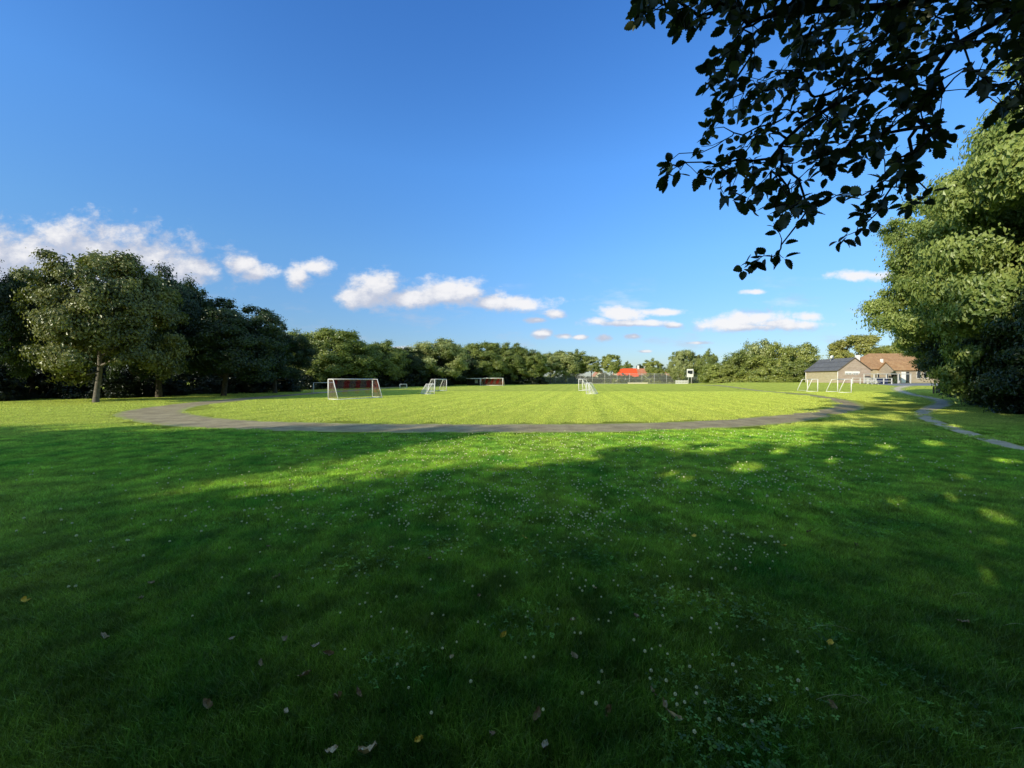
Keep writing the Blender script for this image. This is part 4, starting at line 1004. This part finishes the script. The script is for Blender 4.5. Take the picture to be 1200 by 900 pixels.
for i, (px, py) in enumerate([(175, 686), (322, 678), (382, 770), (303, 781), (241, 828), (394, 822), (118, 750), (672, 728), (748, 726), (674, 772), (420, 815), (502, 656), (458, 643), (313, 642), (355, 795), (162, 704), (576, 866), (980, 830), (640, 880), (767, 815), (1005, 640), (1140, 625), (950, 625), (560, 700)]):
    x, y = gnd(px, py); me = dead_leaf(50 + i, rng.uniform(.045, .08), rng.uniform(.025, .045), rng.uniform(.2, .6)); me.materials.append(M['lfb'] if i % 3 else M['lfg'])
    o = bpy.data.objects.new('fallen_leaf', me); link(o); o.location = (x*.98, y*.98, .045); o.rotation_euler = (rng.normal(.3, .3), rng.normal(0, .3), rng.uniform(0, 6.28))
    tag(o, 'small dull brown withered leaf sunk in the shaded grass', 'leaf', 'small brown leaves sunk in the grass')

M['straw'] = simple('dry_straw', (.55, .50, .30), .7, .15)
for i, (px, py, L_, a_) in enumerate([(950, 745, .34, -.25), (1180, 742, .2, -.4), (960, 832, .28, -.2), (1190, 868, .16, -.6), (1000, 828, .1, -.9), (1120, 705, .25, -.3)]):
    x, y = gnd(px, py); b = MB(); pts = [(L_ * t, .1 * L_ * math.sin(2.6 * t), .035 + .04 * math.sin(2.6 * t + .2)) for t in np.linspace(0, 1, 8)]
    b.tube(pts, [.0013 * (1 - .6 * t) for t in np.linspace(0, 1, 8)], 5)
    o = b.build('grass_stalk', M['straw'], None, True, loc=(x, y, 0)); o.rotation_euler = (0, 0, a_)
    tag(o, 'thin pale dry grass stalk arching over the right foreground lawn', 'grass stalk', 'dry grass stalks')

# ------------------------------------------------------------------ world: sky and clouds
world = bpy.data.worlds.new('World'); scene.world = world; world.use_nodes = True
nt = NT(world.node_tree); nt.n.clear()
wo = nt.node('ShaderNodeOutputWorld'); bg = nt.node('ShaderNodeBackground'); nt.l.new(bg.outputs[0], wo.inputs[0])
sun_dir = np.array([-math.sin(R(45)) * math.cos(SUN_EL), -math.cos(R(45)) * math.cos(SUN_EL), math.sin(SUN_EL)])
sky = nt.node('ShaderNodeTexSky', sky_type='NISHITA'); sky.sun_disc = False; sky.sun_elevation = SUN_EL
sky.sun_rotation = math.atan2(sun_dir[0], sun_dir[1]); sky.altitude = 0; sky.air_density = 1.0; sky.dust_density = .5; sky.ozone_density = 2.2
tcg = nt.node('ShaderNodeTexCoord').outputs['Generated']; s = nt.sep(tcg)
cr = nt.node('ShaderNodeValToRGB'); nt.put(cr.inputs[0], s[2]); el = cr.color_ramp.elements
el[0].position = .03; el[0].color = (.86/3, 1.0/3, 1.25/3, 1); el[1].position = .69; el[1].color = (.80/3, 1.7/3, 2.8/3, 1)
for p_, c_ in ((.10, (.90, 1.12, 1.42)), (.287, (1.03, 1.62, 2.1)), (.47, (1.03, 1.90, 2.77))):
    e_ = el.new(p_); e_.color = (*[x / 3 for x in c_], 1)
skyc = nt.mix(1, sky.outputs[0], nt.vmath('MULTIPLY', cr.outputs[0], (3, 3, 3)), 'MULTIPLY')
yy_ = nt.math('MAXIMUM', s[1], .05)
u = nt.math('DIVIDE', s[0], yy_); v = nt.math('DIVIDE', s[2], yy_); p = nt.comb(u, v, 0)
clouds = [(-10, 302, 66, 36), (40, 300, 80, 38), (72, 282, 30, 26), (125, 300, 85, 36), (180, 305, 54, 32), (215, 318, 40, 22), (238, 316, 22, 12), (60, 325, 150, 24), (286, 311, 22, 12), (304, 320, 22, 11), (352, 324, 15, 16), (368, 314, 22, 10),
          (442, 336, 32, 20), (428, 348, 28, 12), (480, 350, 60, 13), (525, 345, 50, 15), (548, 342, 26, 14), (600, 356, 52, 9), (575, 354, 30, 10), (650, 368, 16, 5.5), (628, 375, 12, 3.5), (636, 391, 13, 5), (660, 394, 12, 3.5),
          (700, 376, 18, 6), (725, 368, 28, 9), (790, 381, 13, 3.5), (840, 380, 34, 8), (880, 374, 38, 11), (930, 382, 36, 7), (948, 371, 17, 6), (905, 380, 50, 6), (1010, 323, 34, 6), (885, 342, 14, 3), (708, 396, 11, 4.5), (742, 394, 11, 3.5), (817, 402, 15, 2.5), (679, 395, 10, 3), (755, 412, 9, 1.8), (366, 415, 14, 4), (880, 383, 70, 5), (470, 411, 24, 5), (735, 379, 50, 4), (778, 366, 26, 4)]
def dens(pv):
    d = None
    for cx_, cy_, rx_, ry_ in clouds:
        ix, iy = F / rx_ / 1.25, F / ry_ / 1.25; ux, vy = (cx_ - CX) / F, (HZ - cy_) / F
        l = nt.vmath('LENGTH', nt.vmath('MULTIPLY_ADD', pv, (ix, iy, 0), (-ux * ix, -vy * iy, 0)))
        d = l if d is None else nt.math('MINIMUM', d, l)
    n = nt.noise(nt.vmath('MULTIPLY', pv, (1, 1.5, 0)), 20, 8, .64); n2 = nt.noise(nt.vmath('MULTIPLY', pv, (1, 1.6, 0)), 6, 2, .5)
    nn = nt.math('ADD', nt.math('MULTIPLY', nt.math('SUBTRACT', n, .5), 1.7), nt.math('MULTIPLY', nt.math('SUBTRACT', n2, .5), 1.2))
    return nt.math('ADD', nt.math('SUBTRACT', 1, d), nn)
d0 = dens(p)
d1 = dens(nt.vmath('ADD', p, (-.014, .045, 0)))
alpha = nt.mr(d0, -.10, .68, 0, 1, True)
lit = nt.mr(nt.math('SUBTRACT', d0, d1), -.05, 1.1, 0, 1, True)
cc = nt.mix(lit, (5.5, 5.9, 7.1), (9.6, 9.4, 9.4))
front = nt.mr(s[1], .05, .2, 0, .93)
# whiten low sky
wis = nt.math('MULTIPLY', nt.mr(nt.noise(nt.vmath('MULTIPLY', p, (5, 16, 0)), 1.0, 6, .6), .50, .74, 0, .5, True), nt.math('MULTIPLY', nt.mr(v, .03, .09, 0, 1, True), nt.mr(v, .30, .16, 0, 1, True)))
alpha = nt.math('MAXIMUM', alpha, wis)
final = nt.mix(nt.math('MULTIPLY', alpha, front), skyc, cc)
# unseen greenish cloud added overhead and behind the photographer, fill light against blue shade
nb = nt.noise(nt.vmath('MULTIPLY', tcg, (3, 3, 5)), 1.0, 5, .6)
rear = nt.math('MAXIMUM', nt.mr(s[1], .25, -.1, 0, 1, True), nt.mr(s[2], .76, .86, 0, 1, True))
ra = nt.math('MULTIPLY', nt.mr(nb, .40, .60, 0, 1, True), nt.math('MULTIPLY', rear, .85))
final = nt.mix(ra, final, (5.8, 7.2, 5.8))
nt.put(bg.inputs[0], final); bg.inputs[1].default_value = .1
try: world.cycles.sampling_method = 'MANUAL'; world.cycles.sample_map_resolution = 512
except Exception: pass

sl = bpy.data.lights.new('sun', 'SUN'); sl.energy = 5.0; sl.angle = R(.53); sl.color = (1, .90, .70)
so = link(bpy.data.objects.new('sun', sl))
from mathutils import Vector
so.rotation_euler = Vector(sun_dir).to_track_quat('Z', 'Y').to_euler(); so.location = (-20, -20, 30)

cam = bpy.data.cameras.new('camera'); cam.sensor_width = 36; cam.lens = F / 1200 * 36; cam.clip_end = 6000; cam.clip_start = .05
co = link(bpy.data.objects.new('camera', cam)); co.location = (0, 0, H); co.rotation_euler = (R(90) - math.atan(5.5 / F), 0, 0)
scene.camera = co
scene.view_settings.view_transform = 'Standard'; scene.view_settings.look = 'None'; scene.view_settings.exposure = 0
scene.cycles.max_bounces = 6; scene.cycles.diffuse_bounces = 3; scene.cycles.transmission_bounces = 3; scene.cycles.transparent_max_bounces = 4
scene.cycles.use_denoising = True
